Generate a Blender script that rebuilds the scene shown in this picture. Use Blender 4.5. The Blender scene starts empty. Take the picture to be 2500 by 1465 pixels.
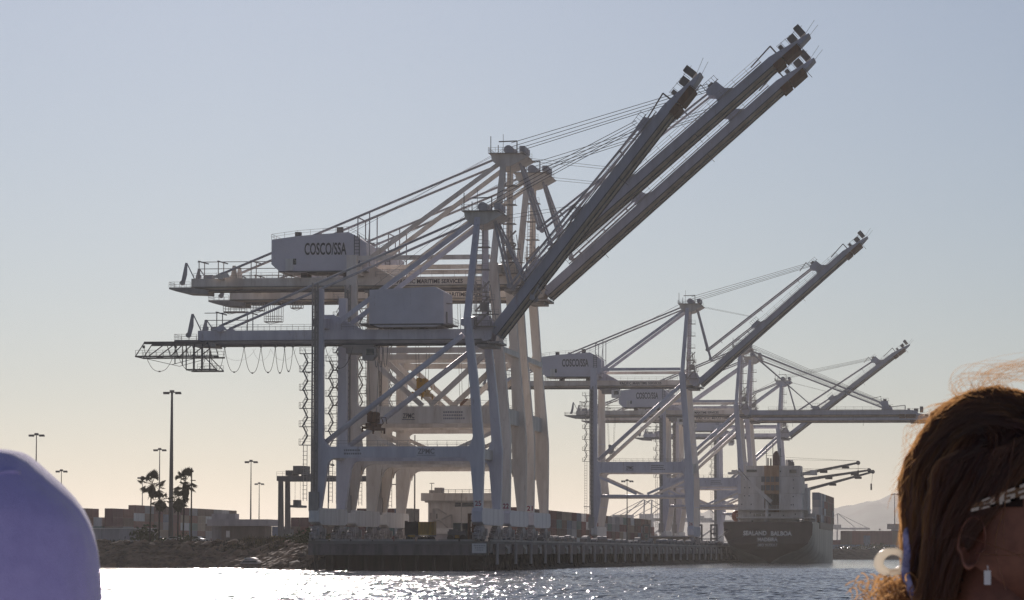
import bpy, math, random
import numpy as np
from mathutils import Vector, Matrix
R = math.radians
random.seed(7)
SC = bpy.context.scene
COL = SC.collection

# ---------------------------------------------------------------- camera
F_PX, HZ, CX, CY, CAMZ = 8500.0, 1348.0, 1250.0, 732.5, 3.5
TILT = math.atan((HZ - CY) / F_PX)
YAW = math.atan(1170.0 / F_PX)
FW = Vector((-math.sin(YAW) * math.cos(TILT), math.cos(YAW) * math.cos(TILT), math.sin(TILT)))
RT = Vector((math.cos(YAW), math.sin(YAW), 0))
UP = RT.cross(FW)
_r = 0.002
RT, UP = (RT + UP * _r).normalized(), (UP - RT * _r).normalized()
cam = bpy.data.cameras.new('camera'); camo = bpy.data.objects.new('camera', cam); COL.objects.link(camo)
camo.matrix_world = Matrix(((RT.x, UP.x, -FW.x, 0), (RT.y, UP.y, -FW.y, 0), (RT.z, UP.z, -FW.z, CAMZ), (0, 0, 0, 1)))
cam.sensor_width = 36; cam.lens = F_PX / 2500 * 36
cam.clip_start = 0.2; cam.clip_end = 60000
cam.dof.use_dof = True; cam.dof.focus_distance = 760; cam.dof.aperture_fstop = 45
SC.camera = camo

def at(px, py, Y):
    """a point of the photograph on the vertical plane y = Y"""
    r = FW + RT * ((px - CX) / F_PX) - UP * ((py - CY) / F_PX)
    return Vector((0, 0, CAMZ)) + r * (Y / r.y)

# ---------------------------------------------------------------- light
SUN_EL, SUN_AZ = R(19.5), -math.atan((1250 - 470) / F_PX) - YAW    # azimuth measured from +Y towards +X
w = bpy.data.worlds.new('World'); SC.world = w; w.use_nodes = True
nt = w.node_tree; nt.nodes.clear()
sky = nt.nodes.new('ShaderNodeTexSky'); sky.sky_type = 'NISHITA'; sky.sun_disc = False
sky.sun_elevation = SUN_EL; sky.sun_rotation = SUN_AZ
sky.altitude = 0; sky.air_density = 1.05; sky.dust_density = 0.32; sky.ozone_density = 8.2
bg = nt.nodes.new('ShaderNodeBackground'); bg.inputs['Strength'].default_value = 0.055
out = nt.nodes.new('ShaderNodeOutputWorld')
hs = nt.nodes.new('ShaderNodeHueSaturation'); hs.inputs['Saturation'].default_value = 0.70
nt.links.new(sky.outputs[0], hs.inputs['Color']); nt.links.new(hs.outputs[0], bg.inputs[0]); nt.links.new(bg.outputs[0], out.inputs[0])
sl = bpy.data.lights.new('sun', 'SUN'); sl.energy = 3.8; sl.angle = R(0.5); sl.color = (1.0, 0.965, 0.95)
so = bpy.data.objects.new('sun', sl); COL.objects.link(so)
sd = Vector((math.sin(SUN_AZ) * math.cos(SUN_EL), math.cos(SUN_AZ) * math.cos(SUN_EL), math.sin(SUN_EL)))
so.rotation_euler = sd.to_track_quat('Z', 'Y').to_euler(); so.location = (0, 0, 60)
SC.view_settings.view_transform = 'Standard'; SC.view_settings.look = 'None'
SC.view_settings.exposure = 0.0; SC.view_settings.gamma = 1.0
SC.view_settings.use_white_balance = True; SC.view_settings.white_balance_temperature = 7150; SC.view_settings.white_balance_tint = 15
SC.cycles.max_bounces = 6; SC.cycles.volume_bounces = 0
SC.cycles.use_denoising = True; SC.cycles.denoising_prefilter = 'NONE'

# ---------------------------------------------------------------- helpers
def mat(name, col, rough=0.6, metal=0.0, var=0.12, scale=0.6, streak=True, spec=0.4, second=None):
    m = bpy.data.materials.new(name); m.use_nodes = True
    n = m.node_tree; b = n.nodes['Principled BSDF']
    b.inputs['Roughness'].default_value = rough; b.inputs['Metallic'].default_value = metal
    b.inputs['Specular IOR Level'].default_value = spec
    tc = n.nodes.new('ShaderNodeTexCoord'); mp = n.nodes.new('ShaderNodeMapping')
    mp.inputs['Scale'].default_value = (scale, scale, scale * (0.16 if streak else 1))
    no = n.nodes.new('ShaderNodeTexNoise'); no.inputs['Scale'].default_value = 1.0; no.inputs['Detail'].default_value = 6
    no.inputs['Roughness'].default_value = 0.65
    cr = n.nodes.new('ShaderNodeValToRGB')
    c2 = second or tuple(max(0, c * (1 - var * 2.2)) for c in col)
    c1 = tuple(min(1, c * (1 + var * 0.6)) for c in col)
    cr.color_ramp.elements[0].position = 0.33; cr.color_ramp.elements[0].color = (*c2, 1)
    cr.color_ramp.elements[1].position = 0.6; cr.color_ramp.elements[1].color = (*c1, 1)
    n.links.new(tc.outputs['Object'], mp.inputs[0]); n.links.new(mp.outputs[0], no.inputs[0])
    n.links.new(no.outputs[0], cr.inputs[0]); n.links.new(cr.outputs[0], b.inputs['Base Color'])
    return m

class MB:
    def __init__(s): s.v = []; s.f = []; s.st = []
    def add(s, vs, fs):
        o = len(s.v); s.st.append((o, len(s.f))); s.v += [tuple(v) for v in vs]; s.f += [tuple(i + o for i in f) for f in fs]; return s
    def box(s, x0, x1, y0, y1, z0, z1):
        return s.add([(x0,y0,z0),(x1,y0,z0),(x1,y1,z0),(x0,y1,z0),(x0,y0,z1),(x1,y0,z1),(x1,y1,z1),(x0,y1,z1)],
              [(0,3,2,1),(4,5,6,7),(0,1,5,4),(1,2,6,5),(2,3,7,6),(3,0,4,7)])
    def prism(s, pts, y0, y1):           # polygon in XZ, extruded along y
        n = len(pts)
        vs = [(x, y0, z) for x, z in pts] + [(x, y1, z) for x, z in pts]
        return s.add(vs, [tuple(range(n)), tuple(range(2*n-1, n-1, -1))] + [(i, i+n, (i+1) % n + n, (i+1) % n) for i in range(n)])
    def prismx(s, pts, x0, x1):          # polygon in YZ, extruded along x
        n = len(pts)
        vs = [(x0, y, z) for y, z in pts] + [(x1, y, z) for y, z in pts]
        return s.add(vs, [tuple(range(n-1, -1, -1)), tuple(range(n, 2*n))] + [(i, (i+1) % n, (i+1) % n + n, i+n) for i in range(n)])
    def prismz(s, pts, z0, z1):
        n = len(pts)
        vs = [(x, y, z0) for x, y in pts] + [(x, y, z1) for x, y in pts]
        return s.add(vs, [tuple(range(n-1, -1, -1)), tuple(range(n, 2*n))] + [(i, (i+1) % n, (i+1) % n + n, i+n) for i in range(n)])
    def beam(s, p, q, w_, h, w2=None, h2=None):
        p, q = Vector(p), Vector(q); d = (q - p).normalized()
        a = Vector((0, 1, 0)) if abs(d.y) < 0.9 else Vector((1, 0, 0))
        u = (a - d * a.dot(d)).normalized(); v = d.cross(u)
        w2 = w2 or w_; h2 = h2 or h
        vs = [p+u*i*w_/2+v*j*h/2 for i, j in ((-1,-1),(1,-1),(1,1),(-1,1))] + [q+u*i*w2/2+v*j*h2/2 for i, j in ((-1,-1),(1,-1),(1,1),(-1,1))]
        return s.add(vs, [(0,3,2,1),(4,5,6,7),(0,1,5,4),(1,2,6,5),(2,3,7,6),(3,0,4,7)])
    def tube(s, pts, r, n=8, r2=None):
        pts = [Vector(p) for p in pts]; m = len(pts); o = []
        u = None
        for i, p in enumerate(pts):
            d = (pts[min(i+1, m-1)] - pts[max(i-1, 0)]).normalized()
            if u is None:
                a = Vector((0, 0, 1)) if abs(d.z) < 0.9 else Vector((1, 0, 0)); u = (a - d * a.dot(d)).normalized()
            else:
                u = (u - d * u.dot(d)).normalized()
            v = d.cross(u); rr = r if r2 is None else r + (r2 - r) * i / max(1, m-1)
            o += [p + (u * math.cos(2*math.pi*k/n) + v * math.sin(2*math.pi*k/n)) * rr for k in range(n)]
        fs = [(i*n+k, i*n+(k+1) % n, (i+1)*n+(k+1) % n, (i+1)*n+k) for i in range(m-1) for k in range(n)]
        fs += [tuple(range(n-1, -1, -1)), tuple(range((m-1)*n, m*n))]
        return s.add(o, fs)
    def disc(s, c, r, y0, y1, n=14):
        return s.prism([(c[0] + r*math.cos(2*math.pi*k/n), c[1] + r*math.sin(2*math.pi*k/n)) for k in range(n)], y0, y1)
    def rail(s, p, q, step=1.8, h=1.1, t=0.055):
        p, q = Vector(p), Vector(q); L = (q-p).length; n = max(1, int(L/step)); up = Vector((0,0,h))
        for i in range(n+1):
            a = p + (q-p)*i/n; s.beam(a, a+up, t, t)
        s.beam(p+up, q+up, t, t); s.beam(p+up*0.55, q+up*0.55, t*0.8, t*0.8)
        return s
    def fillet(s, cx, cz, sx, sz, r, y0, y1):
        pts = [(cx, cz)] + [(cx + sx*r - sx*r*math.sin(a), cz + sz*r - sz*r*math.cos(a)) for a in [i*math.pi/12 for i in range(7)]]
        if sx*sz < 0: pts = pts[::-1]
        return s.prism(pts, y0, y1)
    def groups(s):
        n = len(s.st)
        if n < 2 or n > 700: return None
        b = [a for a, _ in s.st]+[len(s.v)]; V = np.array(s.v, float)
        lo = np.array([V[b[i]:b[i+1]].min(0) for i in range(n)]); hi = np.array([V[b[i]:b[i+1]].max(0) for i in range(n)])
        size = (hi-lo).max(1); gap = np.maximum(0, np.maximum(lo[:, None]-hi[None], lo[None]-hi[:, None]))
        near = np.sqrt((gap**2).sum(2)) <= np.maximum(.02, .49*np.maximum(size[:, None], size[None]))
        lab = -np.ones(n, int); k = 0
        for i in range(n):
            if lab[i] >= 0: continue
            q = [i]; lab[i] = k
            while q:
                a = q.pop()
                for j in np.nonzero(near[a] & (lab < 0))[0]: lab[j] = k; q.append(j)
            k += 1
        return (lab, k) if 1 < k <= 60 else None
    def build(s, name, m, parent=None, smooth=False):
        g = s.groups() if parent else None
        if g:      # pieces that stand apart become parts of their own
            lab, k = g; fb = [f for _, f in s.st]+[len(s.f)]; vb = [a for a, _ in s.st]+[len(s.v)]; first = None
            for q in range(k):
                mb = MB()
                for i in np.nonzero(lab == q)[0]: mb.add(s.v[vb[i]:vb[i+1]], [tuple(x-vb[i] for x in f) for f in s.f[fb[i]:fb[i+1]]])
                mb.st = mb.st[:1]; o = mb.build(name, m, parent, smooth); first = first or o
            return first
        me = bpy.data.meshes.new(name); me.from_pydata(s.v, [], s.f); me.materials.append(m)
        if smooth: me.polygons.foreach_set('use_smooth', [True]*len(me.polygons))
        o = bpy.data.objects.new(name, me); COL.objects.link(o)
        if parent: o.parent = parent
        return o

def tag(o, label=None, cat=None, group=None, kind=None):
    if label:
        if not 4 <= len(label.split()) <= 16: print('LABEL', len(label.split()), label)
        o['label'] = label
    if cat: o['category'] = cat
    if group: o['group'] = group
    if kind: o['kind'] = kind
    return o

def empty(name, loc, rz=0, **k):
    o = bpy.data.objects.new(name, None); COL.objects.link(o); o.location = loc; o.rotation_euler = (0, 0, rz)
    o.empty_display_size = 0.5
    return tag(o, **k)

def kids(o): return [c for c in COL.objects if c.parent == o]
def copy_tree(o, parent=None):
    c = o.copy(); COL.objects.link(c); c.parent = parent
    for k in kids(o): copy_tree(k, c)
    return c

def lettering(body, x0, x1, z0, z1, y, m, parent, name='lettering', bold=0.02):
    cu = bpy.data.curves.new('t', 'FONT'); cu.body = body; cu.extrude = 0.0; cu.resolution_u = 3; cu.offset = bold
    if '\n' in body: cu.space_line = 1.0
    t = bpy.data.objects.new('t', cu); COL.objects.link(t)
    bpy.context.view_layer.update()
    me = bpy.data.meshes.new_from_object(t.evaluated_get(bpy.context.evaluated_depsgraph_get()))
    bpy.data.objects.remove(t); bpy.data.curves.remove(cu)
    co = np.zeros(len(me.vertices)*3); me.vertices.foreach_get('co', co); co = co.reshape(-1, 3)
    a, b = co.min(0), co.max(0)
    u = (co[:, 0]-a[0])/(b[0]-a[0]); v = (co[:, 1]-a[1])/(b[1]-a[1])
    new = np.stack([x0+u*(x1-x0), np.full(len(u), y), z0+v*(z1-z0)], 1)
    me.vertices.foreach_set('co', new.ravel()); me.update(); me.name = name
    me.materials.clear(); me.materials.append(m)
    o = bpy.data.objects.new(name, me); COL.objects.link(o); o.parent = parent
    return o

# ---------------------------------------------------------------- materials
def weather(m, thr=.60, col=(0.30, 0.17, 0.10), amt=.55):
    # rust runs and grime patches, narrow and drawn downwards
    n = m.node_tree; b = n.nodes['Principled BSDF']; src = b.inputs['Base Color'].links[0].from_socket
    tc = n.nodes.new('ShaderNodeTexCoord'); mp = n.nodes.new('ShaderNodeMapping'); mp.inputs['Scale'].default_value = (1.3, 1.3, .22)
    a = n.nodes.new('ShaderNodeTexNoise'); a.inputs['Scale'].default_value = 1; a.inputs['Detail'].default_value = 8; a.inputs['Roughness'].default_value = .75
    r = n.nodes.new('ShaderNodeMapRange'); r.inputs['From Min'].default_value = thr; r.inputs['From Max'].default_value = thr+.13; r.inputs['To Max'].default_value = amt
    mx = n.nodes.new('ShaderNodeMix'); mx.data_type = 'RGBA'; mx.inputs['B'].default_value = (*col, 1)
    n.links.new(tc.outputs['Object'], mp.inputs[0]); n.links.new(mp.outputs[0], a.inputs[0]); n.links.new(a.outputs[0], r.inputs['Value'])
    n.links.new(r.outputs[0], mx.inputs['Factor']); n.links.new(src, mx.inputs['A']); n.links.new(mx.outputs['Result'], b.inputs['Base Color']); return m
M_CREAM = mat('cream_paint', (0.80, 0.73, 0.66), 0.5, second=(0.62, 0.53, 0.45), scale=.3)
M_BLUEW = mat('bluish_white_paint', (0.72, 0.69, 0.73), 0.45, second=(0.58, 0.54, 0.60), scale=.3)
M_BOOM = mat('grey_boom_paint', (0.46, 0.46, 0.53), 0.5, second=(0.42, 0.42, 0.47))
M_BOOMU = mat('boom_bounce_tint', (0.62, 0.52, 0.43), 0.6, second=(0.45, 0.37, 0.30))  # warm bounce from ground and water, put into the colour of the lower faces
M_DARK = mat('dark_steel', (0.15, 0.145, 0.15), 0.6)
M_MIDST = mat('worn_steel', (0.38, 0.35, 0.33), 0.6)
M_STAY = mat('stay_steel', (0.48, 0.46, 0.48), 0.5)
M_ROPE = mat('wire_rope', (0.09, 0.08, 0.08), 0.6)
M_HOUSE = mat('house_cladding', (0.70, 0.66, 0.70), 0.5, second=(0.66, 0.62, 0.65), streak=False, scale=.2)
M_TXT = mat('dark_lettering', (0.045, 0.04, 0.05), 0.6, var=0.03)
M_TXTG = mat('faded_lettering', (0.34, 0.30, 0.31), 0.6, var=0.03)
M_RED = mat('red_lettering', (0.40, 0.05, 0.08), 0.6, var=0.03)
M_WHITE = mat('white_paint', (0.80, 0.77, 0.74), 0.5, second=(0.68, 0.64, 0.60))
M_YEL = mat('yellow_steel', (0.50, 0.28, 0.04), 0.55, second=(0.25, 0.13, 0.04), scale=1.2)
M_RUST = mat('rust_brown_steel', (0.16, 0.07, 0.035), 0.7, second=(0.07, 0.035, 0.025), scale=1.2)
M_GLASS = mat('dark_glass', (0.03, 0.035, 0.04), 0.12, var=0.05, spec=0.6)
for _m in (M_CREAM, M_BLUEW, M_BOOM, M_HOUSE, M_WHITE): weather(_m, .585 if _m != M_HOUSE else .62)
M_CONC = mat('concrete', (0.32, 0.28, 0.26), 0.85, second=(0.2, 0.17, 0.155), scale=0.35)
M_PILE = mat('pile_timber', (0.07, 0.05, 0.04), 0.9)
M_RUB = mat('black_rubber', (0.03, 0.028, 0.028), 0.8)
# ================================================================ SETTING
# water: one sheet with real chop where the photograph looks on it
def make_water():
    xs = np.concatenate([[-30000, -8000, -2500, -900, -450], np.arange(-180, 50, 0.3), [90, 160, 400, 1200, 5000, 30000]])
    ys = np.concatenate([[-3000, -400, -40, 100, 190], np.arange(240, 560, 0.45), np.arange(560, 780, 0.8), np.arange(760, 1300, 3.0), [1500, 2000, 4000, 9000, 30000]])
    X, Y = np.meshgrid(xs, ys)
    rng = np.random.RandomState(3)
    Z = np.zeros_like(X)
    for i in range(80):
        lam = 0.75 * (4.2 / 0.75) ** rng.rand(); k = 2*math.pi/lam
        th = rng.normal(1.9, 0.75); ph = rng.rand()*6.28
        a = 0.0115 * lam ** 0.65 * 0.40
        s = np.sin(k*(X*math.cos(th) + Y*math.sin(th)) + ph)
        Z += a * (s + 0.25*np.cos(2*(k*(X*math.cos(th) + Y*math.sin(th)) + ph)))
    env = 0.9 + 0.15*np.sin(X*0.021+Y*0.013+1) * np.sin(Y*0.033-X*0.011)
    m = np.clip((X+180)/20, 0, 1)*np.clip((50-X)/20, 0, 1)*np.clip((Y-240)/12, 0, 1)*np.clip((1290-Y)/400, 0, 1)
    lod = np.clip(1-(Y-760)/300, 0, 1)
    Z = Z*env*m*lod
    nr, nc = X.shape
    me = bpy.data.meshes.new('water')
    me.vertices.add(nr*nc); me.vertices.foreach_set('co', np.stack([X, Y, Z], -1).astype(np.float32).ravel())
    i, j = np.meshgrid(np.arange(nr-1), np.arange(nc-1), indexing='ij')
    a = (i*nc+j).ravel(); q = np.stack([a, a+1, a+nc+1, a+nc], 1).astype(np.int32)
    me.loops.add(q.size); me.loops.foreach_set('vertex_index', q.ravel())
    me.polygons.add(len(q)); me.polygons.foreach_set('loop_start', np.arange(0, q.size, 4, dtype=np.int32))
    me.polygons.foreach_set('loop_total', np.full(len(q), 4, np.int32))
    me.polygons.foreach_set('use_smooth', np.zeros(len(q), bool))
    me.update(); me.validate()
    m = bpy.data.materials.new('harbour_water'); m.use_nodes = True; n = m.node_tree; b = n.nodes['Principled BSDF']
    b.inputs['Base Color'].default_value = (0.08, 0.095, 0.10, 1); b.inputs['Roughness'].default_value = 0.085
    b.inputs['IOR'].default_value = 1.33; b.inputs['Specular IOR Level'].default_value = 0.5
    g = n.nodes.new('ShaderNodeNewGeometry'); mp = n.nodes.new('ShaderNodeMapping'); mp.inputs['Scale'].default_value = (1.0, 0.4, 1)
    no = n.nodes.new('ShaderNodeTexNoise'); no.inputs['Scale'].default_value = 1.5; no.inputs['Detail'].default_value = 4
    no.inputs['Roughness'].default_value = 0.6
    bu = n.nodes.new('ShaderNodeBump'); bu.inputs['Strength'].default_value = 1.0; bu.inputs['Distance'].default_value = 0.11
    n.links.new(g.outputs['Position'], mp.inputs[0]); n.links.new(mp.outputs[0], no.inputs[0])
    n.links.new(no.outputs[0], bu.inputs['Height']); n.links.new(bu.outputs[0], b.inputs['Normal'])
    me.materials.append(m)
    o = bpy.data.objects.new('water', me); COL.objects.link(o); tag(o, kind='structure')
make_water()

M_GROUND = mat('yard_asphalt', (0.10, 0.09, 0.085), 0.9, streak=False, scale=0.05)
M_BANK = mat('bank_soil', (0.10, 0.075, 0.055), 0.95, streak=False, scale=0.4, second=(0.05, 0.038, 0.03))
DK = 5.5
SHORE = [(-20000, 900), (-700, 760), (-215, 746), (-185, 744), (-160, 738), (-146, 724), (-134, 700), (-129, 668), (-118, 662), (-104, 662), (-101, 700), (-101, 1790), (-90, 1840), (-20, 1900), (60, 1900), (800, 1900), (20000, 2400)]
g = MB(); g.prismz(SHORE + [(20000, 40000), (-20000, 40000)], 5.0, 5.46)
tag(g.build('ground', M_GROUND), kind='structure')
# sloping bank below the ground edge, cut into many uneven facets
def bank():
    m = MB(); P = []
    for a, b in zip(SHORE[1:-1], SHORE[2:]):
        L = math.dist(a, b); n = max(1, min(80, int(L/2.5)))
        P += [(a[0]+(b[0]-a[0])*i/n, a[1]+(b[1]-a[1])*i/n) for i in range(n)]
    P.append(SHORE[-1]); K = 9; V = []
    for i, p in enumerate(P):
        a, b = P[max(i-1, 0)], P[min(i+1, len(P)-1)]; t = Vector((b[0]-a[0], b[1]-a[1], 0)).normalized(); nrm = Vector((t.y, -t.x, 0))
        for k in range(K):
            u = k/(K-1); j = 0.5 if 0 < k < K-1 else 0
            q = Vector((p[0], p[1], 5.45 - u*6.6)) + nrm*(u*11 + random.uniform(-j, j)) + Vector((0, 0, random.uniform(-j, j)*0.7))
            V.append(q)
    F = [(i*K+k, i*K+k+1, (i+1)*K+k+1, (i+1)*K+k) for i in range(len(P)-1) for k in range(K-1)]
    m.add(V, F); tag(m.build('shore_slope', M_BANK), kind='structure'); return P
BP = bank()
# boulders of the revetment: nobody could count them
def rock_mesh(mb, c, r, rnd):
    vs = []
    for k, (z, n) in enumerate(((-1, 1), (-0.45, 6), (0.4, 6), (1, 1))):
        for i in range(n):
            a = 2*math.pi*(i + 0.5*k)/max(n, 1); rr = math.sqrt(max(0, 1-z*z)) if n > 1 else 0
            s = rnd.uniform(0.75, 1.2); vs.append((c[0]+r*1.25*rr*math.cos(a)*s, c[1]+r*rr*math.sin(a)*s, c[2]+r*0.8*z*rnd.uniform(0.8, 1.1)))
    f = [(0, 1+(i+1) % 6, 1+i) for i in range(6)] + [(1+i, 1+(i+1) % 6, 7+(i+1) % 6, 7+i) for i in range(6)] + [(7+i, 7+(i+1) % 6, 13) for i in range(6)]
    mb.add(vs, f)
rnd = random.Random(5); rk = MB()
for _ in range(2600):
    s = rnd.random(); x = -232 + s*106; 
    # follow the shore polyline
    for a, b in zip(SHORE[1:-1], SHORE[2:]):
        if a[0] <= x <= b[0]: break
    y = a[1] + (b[1]-a[1])*(x-a[0])/max(1e-6, b[0]-a[0]); t = Vector((b[0]-a[0], b[1]-a[1], 0)).normalized(); nr = Vector((t.y, -t.x, 0))
    u = rnd.random()**0.8; q = Vector((x, y, 5.6-u*6.3)) + nr*(u*11-0.5)
    rock_mesh(rk, q, rnd.choice((.35, .5, .7, 1.0, 1.35))*rnd.uniform(.8, 1.15)*(0.8+0.3*u), rnd)
M_ROCK = mat('revetment_rock', (0.28, 0.195, 0.135), 0.9, streak=False, scale=0.25, second=(0.11, 0.075, 0.055))
tag(rk.build('riprap_boulders', M_ROCK), 'brown boulders heaped along the shore left of the wharf', 'boulders', kind='stuff')
# dry grass and scrub on the bank
def tufts(name, label, n, box, cols, hmin, hmax, seed, spread=0.5, wid=0.07, cat='scrub'):
    rn = random.Random(seed); m = MB()
    for _ in range(n):
        x = rn.uniform(box[0], box[1]); s = rn.random()
        for a, b in zip(SHORE[1:-1], SHORE[2:]):
            if a[0] <= x <= b[0]: break
        y = a[1] + (b[1]-a[1])*(x-a[0])/max(1e-6, b[0]-a[0]) + rn.uniform(box[2], box[3])
        z = 5.5 + min(0, (y-(a[1]+(b[1]-a[1])*(x-a[0])/max(1e-6, b[0]-a[0])))*0.5)
        bumpy = 0.5+0.5*math.sin(x*0.55)*math.sin(x*0.23+1)
        h = rn.uniform(hmin, hmax)*(0.55+0.8*bumpy)
        for k in range(9):
            d = Vector((rn.gauss(0, spread), rn.gauss(0, spread), 1)).normalized(); p = Vector((x+rn.gauss(0, .25), y+rn.gauss(0, .25), z-0.15))
            q = p + d*h*rn.uniform(0.5, 1); sdv = Vector((d.y, -d.x, 0.1)); sdv = (sdv.normalized() if sdv.length > 1e-4 else Vector((1, 0, 0)))*wid
            m.add([p-sdv, p+sdv, q+sdv*0.3, q-sdv*0.3], [(0, 1, 2, 3)])
    return tag(m.build(name, cols), label, cat, kind='stuff')
M_DRY = mat('dry_grass', (0.22, 0.15, 0.06), 0.9, streak=False, scale=2, second=(0.08, 0.06, 0.03))
M_SCRUB = mat('scrub_leaves', (0.055, 0.05, 0.025), 0.9, streak=False, scale=2)
tufts('dry_grass', 'golden dry grass tumbling down the bank beside the wharf', 800, (-163, -133, -6, 2), M_DRY, 0.6, 1.7, 11, cat='grass')
tufts('bank_scrub', 'dark scrub topping the bank beside the wharf', 750, (-164, -131, -5, 3), M_SCRUB, 0.6, 1.9, 12, 0.7, 0.1)
tufts('weeds', 'low brown weeds along the crest of the rocky shore', 1000, (-232, -160, -2, 3), M_SCRUB, 0.25, 0.9, 13, 0.7, 0.07, 'weeds')

# hills far behind, sloped terrain with an uneven crest
def hills(name, prof, Y, depth, col):
    m = MB(); V = []; K = 10; N = 120; rn = random.Random(9); w_ = []
    for i in range(N+1):
        px = prof[0][0] + (prof[-1][0]-prof[0][0])*i/N
        for a, b in zip(prof, prof[1:]):
            if a[0] <= px <= b[0]: break
        py = a[1] + (b[1]-a[1])*(px-a[0])/(b[0]-a[0]) + 1.2*math.sin(i*1.9) + rn.uniform(-1.0, 1.0)
        p = at(px, py, Y)
        for k in range(K):
            u = k/(K-1); h = p.z*(math.sin(u*math.pi/2))*(1 + (0.12*math.sin(i*0.35+k)+rn.uniform(-.05, .05))*(u < 1 and u > 0))
            V.append((p.x*(Y-depth*(1-u))/Y, Y-depth*(1-u), h if k else -2))
        
    F = [(i*K+k, (i+1)*K+k, (i+1)*K+k+1, i*K+k+1) for i in range(N) for k in range(K-1)]
    m.add(V, F)
    tag(m.build(name, mat(name+'_cover', col, 0.95, streak=False, scale=0.004, var=0.25), smooth=True), kind='structure')
hills('hills', [(1380, 1300), (1560, 1272), (1600, 1261), (1650, 1258), (1760, 1262), (1850, 1266), (1950, 1262), (2040, 1251), (2075, 1238), (2110, 1226), (2140, 1221), (2200, 1219), (2300, 1222), (2420, 1210), (2600, 1230), (2900, 1260), (3300, 1300)], 7200, 2500, (0.075, 0.10, 0.095))
# ================================================================ WHARF
XQ, YW0, YW1 = -92.3, 641.0, 1790.0
XL = -126.6
wh = empty('wharf', (XQ, YW0, 0), label='long concrete container wharf on dark piles with fender panels along its water side', cat='wharf')
def W(mb, name, m, smooth=False):
    for i, v in enumerate(mb.v): mb.v[i] = (v[0]-XQ, v[1]-YW0, v[2])
    return mb.build(name, m, wh, smooth)
W(MB().box(XL, XQ, YW0+0.3, YW1, 5.0, DK), 'deck', mat('deck_concrete', (0.24, 0.22, 0.2), 0.9, streak=False, scale=0.1))
W(MB().box(XL, XQ-0.3, YW0, YW0+0.9, 3.25, 4.98).box(XL-.1, XQ-0.2, YW0-.25, YW0-.003, 4.62, 4.85).box(XL, XQ-0.3, YW0+0.1, YW0+0.6, 2.9, 3.247), 'end_beam', mat('end_concrete', (0.22, 0.185, 0.18), 0.8, second=(0.14, 0.115, 0.11)))
W(MB().box(XQ-0.9, XQ, YW0+0.95, YW1, 3.3, 4.98), 'edge_beam', M_CONC)
kb = MB()
x = XL
while x < XQ-4: kb.box(x, x+3.7, YW0+0.32, YW0+0.62, DK+.002, DK+0.34); x += 4.1
y = YW0+3
while y < YW1-8: kb.box(XQ-0.4, XQ-.02, y, y+7.4, DK+.002, DK+0.34); y += 8.2
W(kb, 'kerb', M_MIDST)
bl = MB()
for i in range(44):
    yy = YW0+8+26*i
    bl.add(*(lambda c: ([(c[0]+r*math.cos(a*math.pi/4), c[1]+r*math.sin(a*math.pi/4), z) for r, z in ((.32, DK), (.22, DK+.35), (.42, DK+.6), (.3, DK+.75)) for a in range(8)],
        [(k*8+a, k*8+(a+1) % 8, (k+1)*8+(a+1) % 8, (k+1)*8+a) for k in range(3) for a in range(8)] + [tuple(range(24, 32))]))((XQ-1.2, yy)))
W(bl, 'bollard', M_DARK)
# fender panels with their guide piles
fp = None; M_FEND = mat('fender_timber', (0.24, 0.19, 0.175), 0.85, second=(0.14, 0.11, 0.10), scale=1.0)
M_FPIL = mat('pale_guide_pile', (0.5, 0.45, 0.44), 0.8)
for i in range(44):
    yy = 4 + i*22.6 + (i > 0)*3
    if fp is None:
        fp = MB().box(0, 0.45, 0, 13.5, 3.05, 5.0).build('fender_panel', M_FEND, wh)
        s1 = MB().tube([(0.75, 0.3, 1.2), (0.75, 0.3, 5.15)], 0.30, 8).build('guide_pile', M_FPIL, fp)
        s2 = MB().beam((0.3, 13.6, 4.75), (0.3, 19, 4.0), 0.35, 0.45).box(0.1, .5, 17.2, 19.2, 3.2, 4.6).build('fender_arm', M_MIDST, fp)
        fp.location = (0.02, yy, 0)
    else:
        c = copy_tree(fp, wh); c.location = (0.02, yy, 0)
pl = None
for i in range(11):
    for (xx, yy) in ([(XL+1.2+i*3.2, YW0+1.5)]):
        if pl is None: pl = MB().tube([(0, 0, -2), (0, 0, 3.4)], 0.32, 8).build('pile', M_PILE, wh); pl.location = (xx-XQ, yy-YW0, 0)
        else: c = pl.copy(); COL.objects.link(c); c.location = (xx-XQ, yy-YW0, 0)
for i in range(70):
    c = pl.copy(); COL.objects.link(c); c.location = (-0.9, 5+i*7.5 if i < 40 else 305+(i-40)*26, 0)
W(MB().box(XL+2, XQ-6, YW0+7, YW1, -2, 4.95), 'bulkhead', M_PILE)
W(MB().box(XQ-3.3, XQ-0.6, YW0-0.33, YW0-0.27, 3.3, 5.1), 'notice_board', M_WHITE)
# illegible rows on the board kept as small marks
mk = MB()
for r_ in range(3):
    xx = XQ-3.0+0.3*r_
    while xx < XQ-1.0-0.2*r_: mk.box(xx, xx+0.22, YW0-.337, YW0-.331, 4.6-r_*.4, 4.75-r_*.4); xx += 0.33
W(mk, 'faded_rows', M_TXTG)

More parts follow.
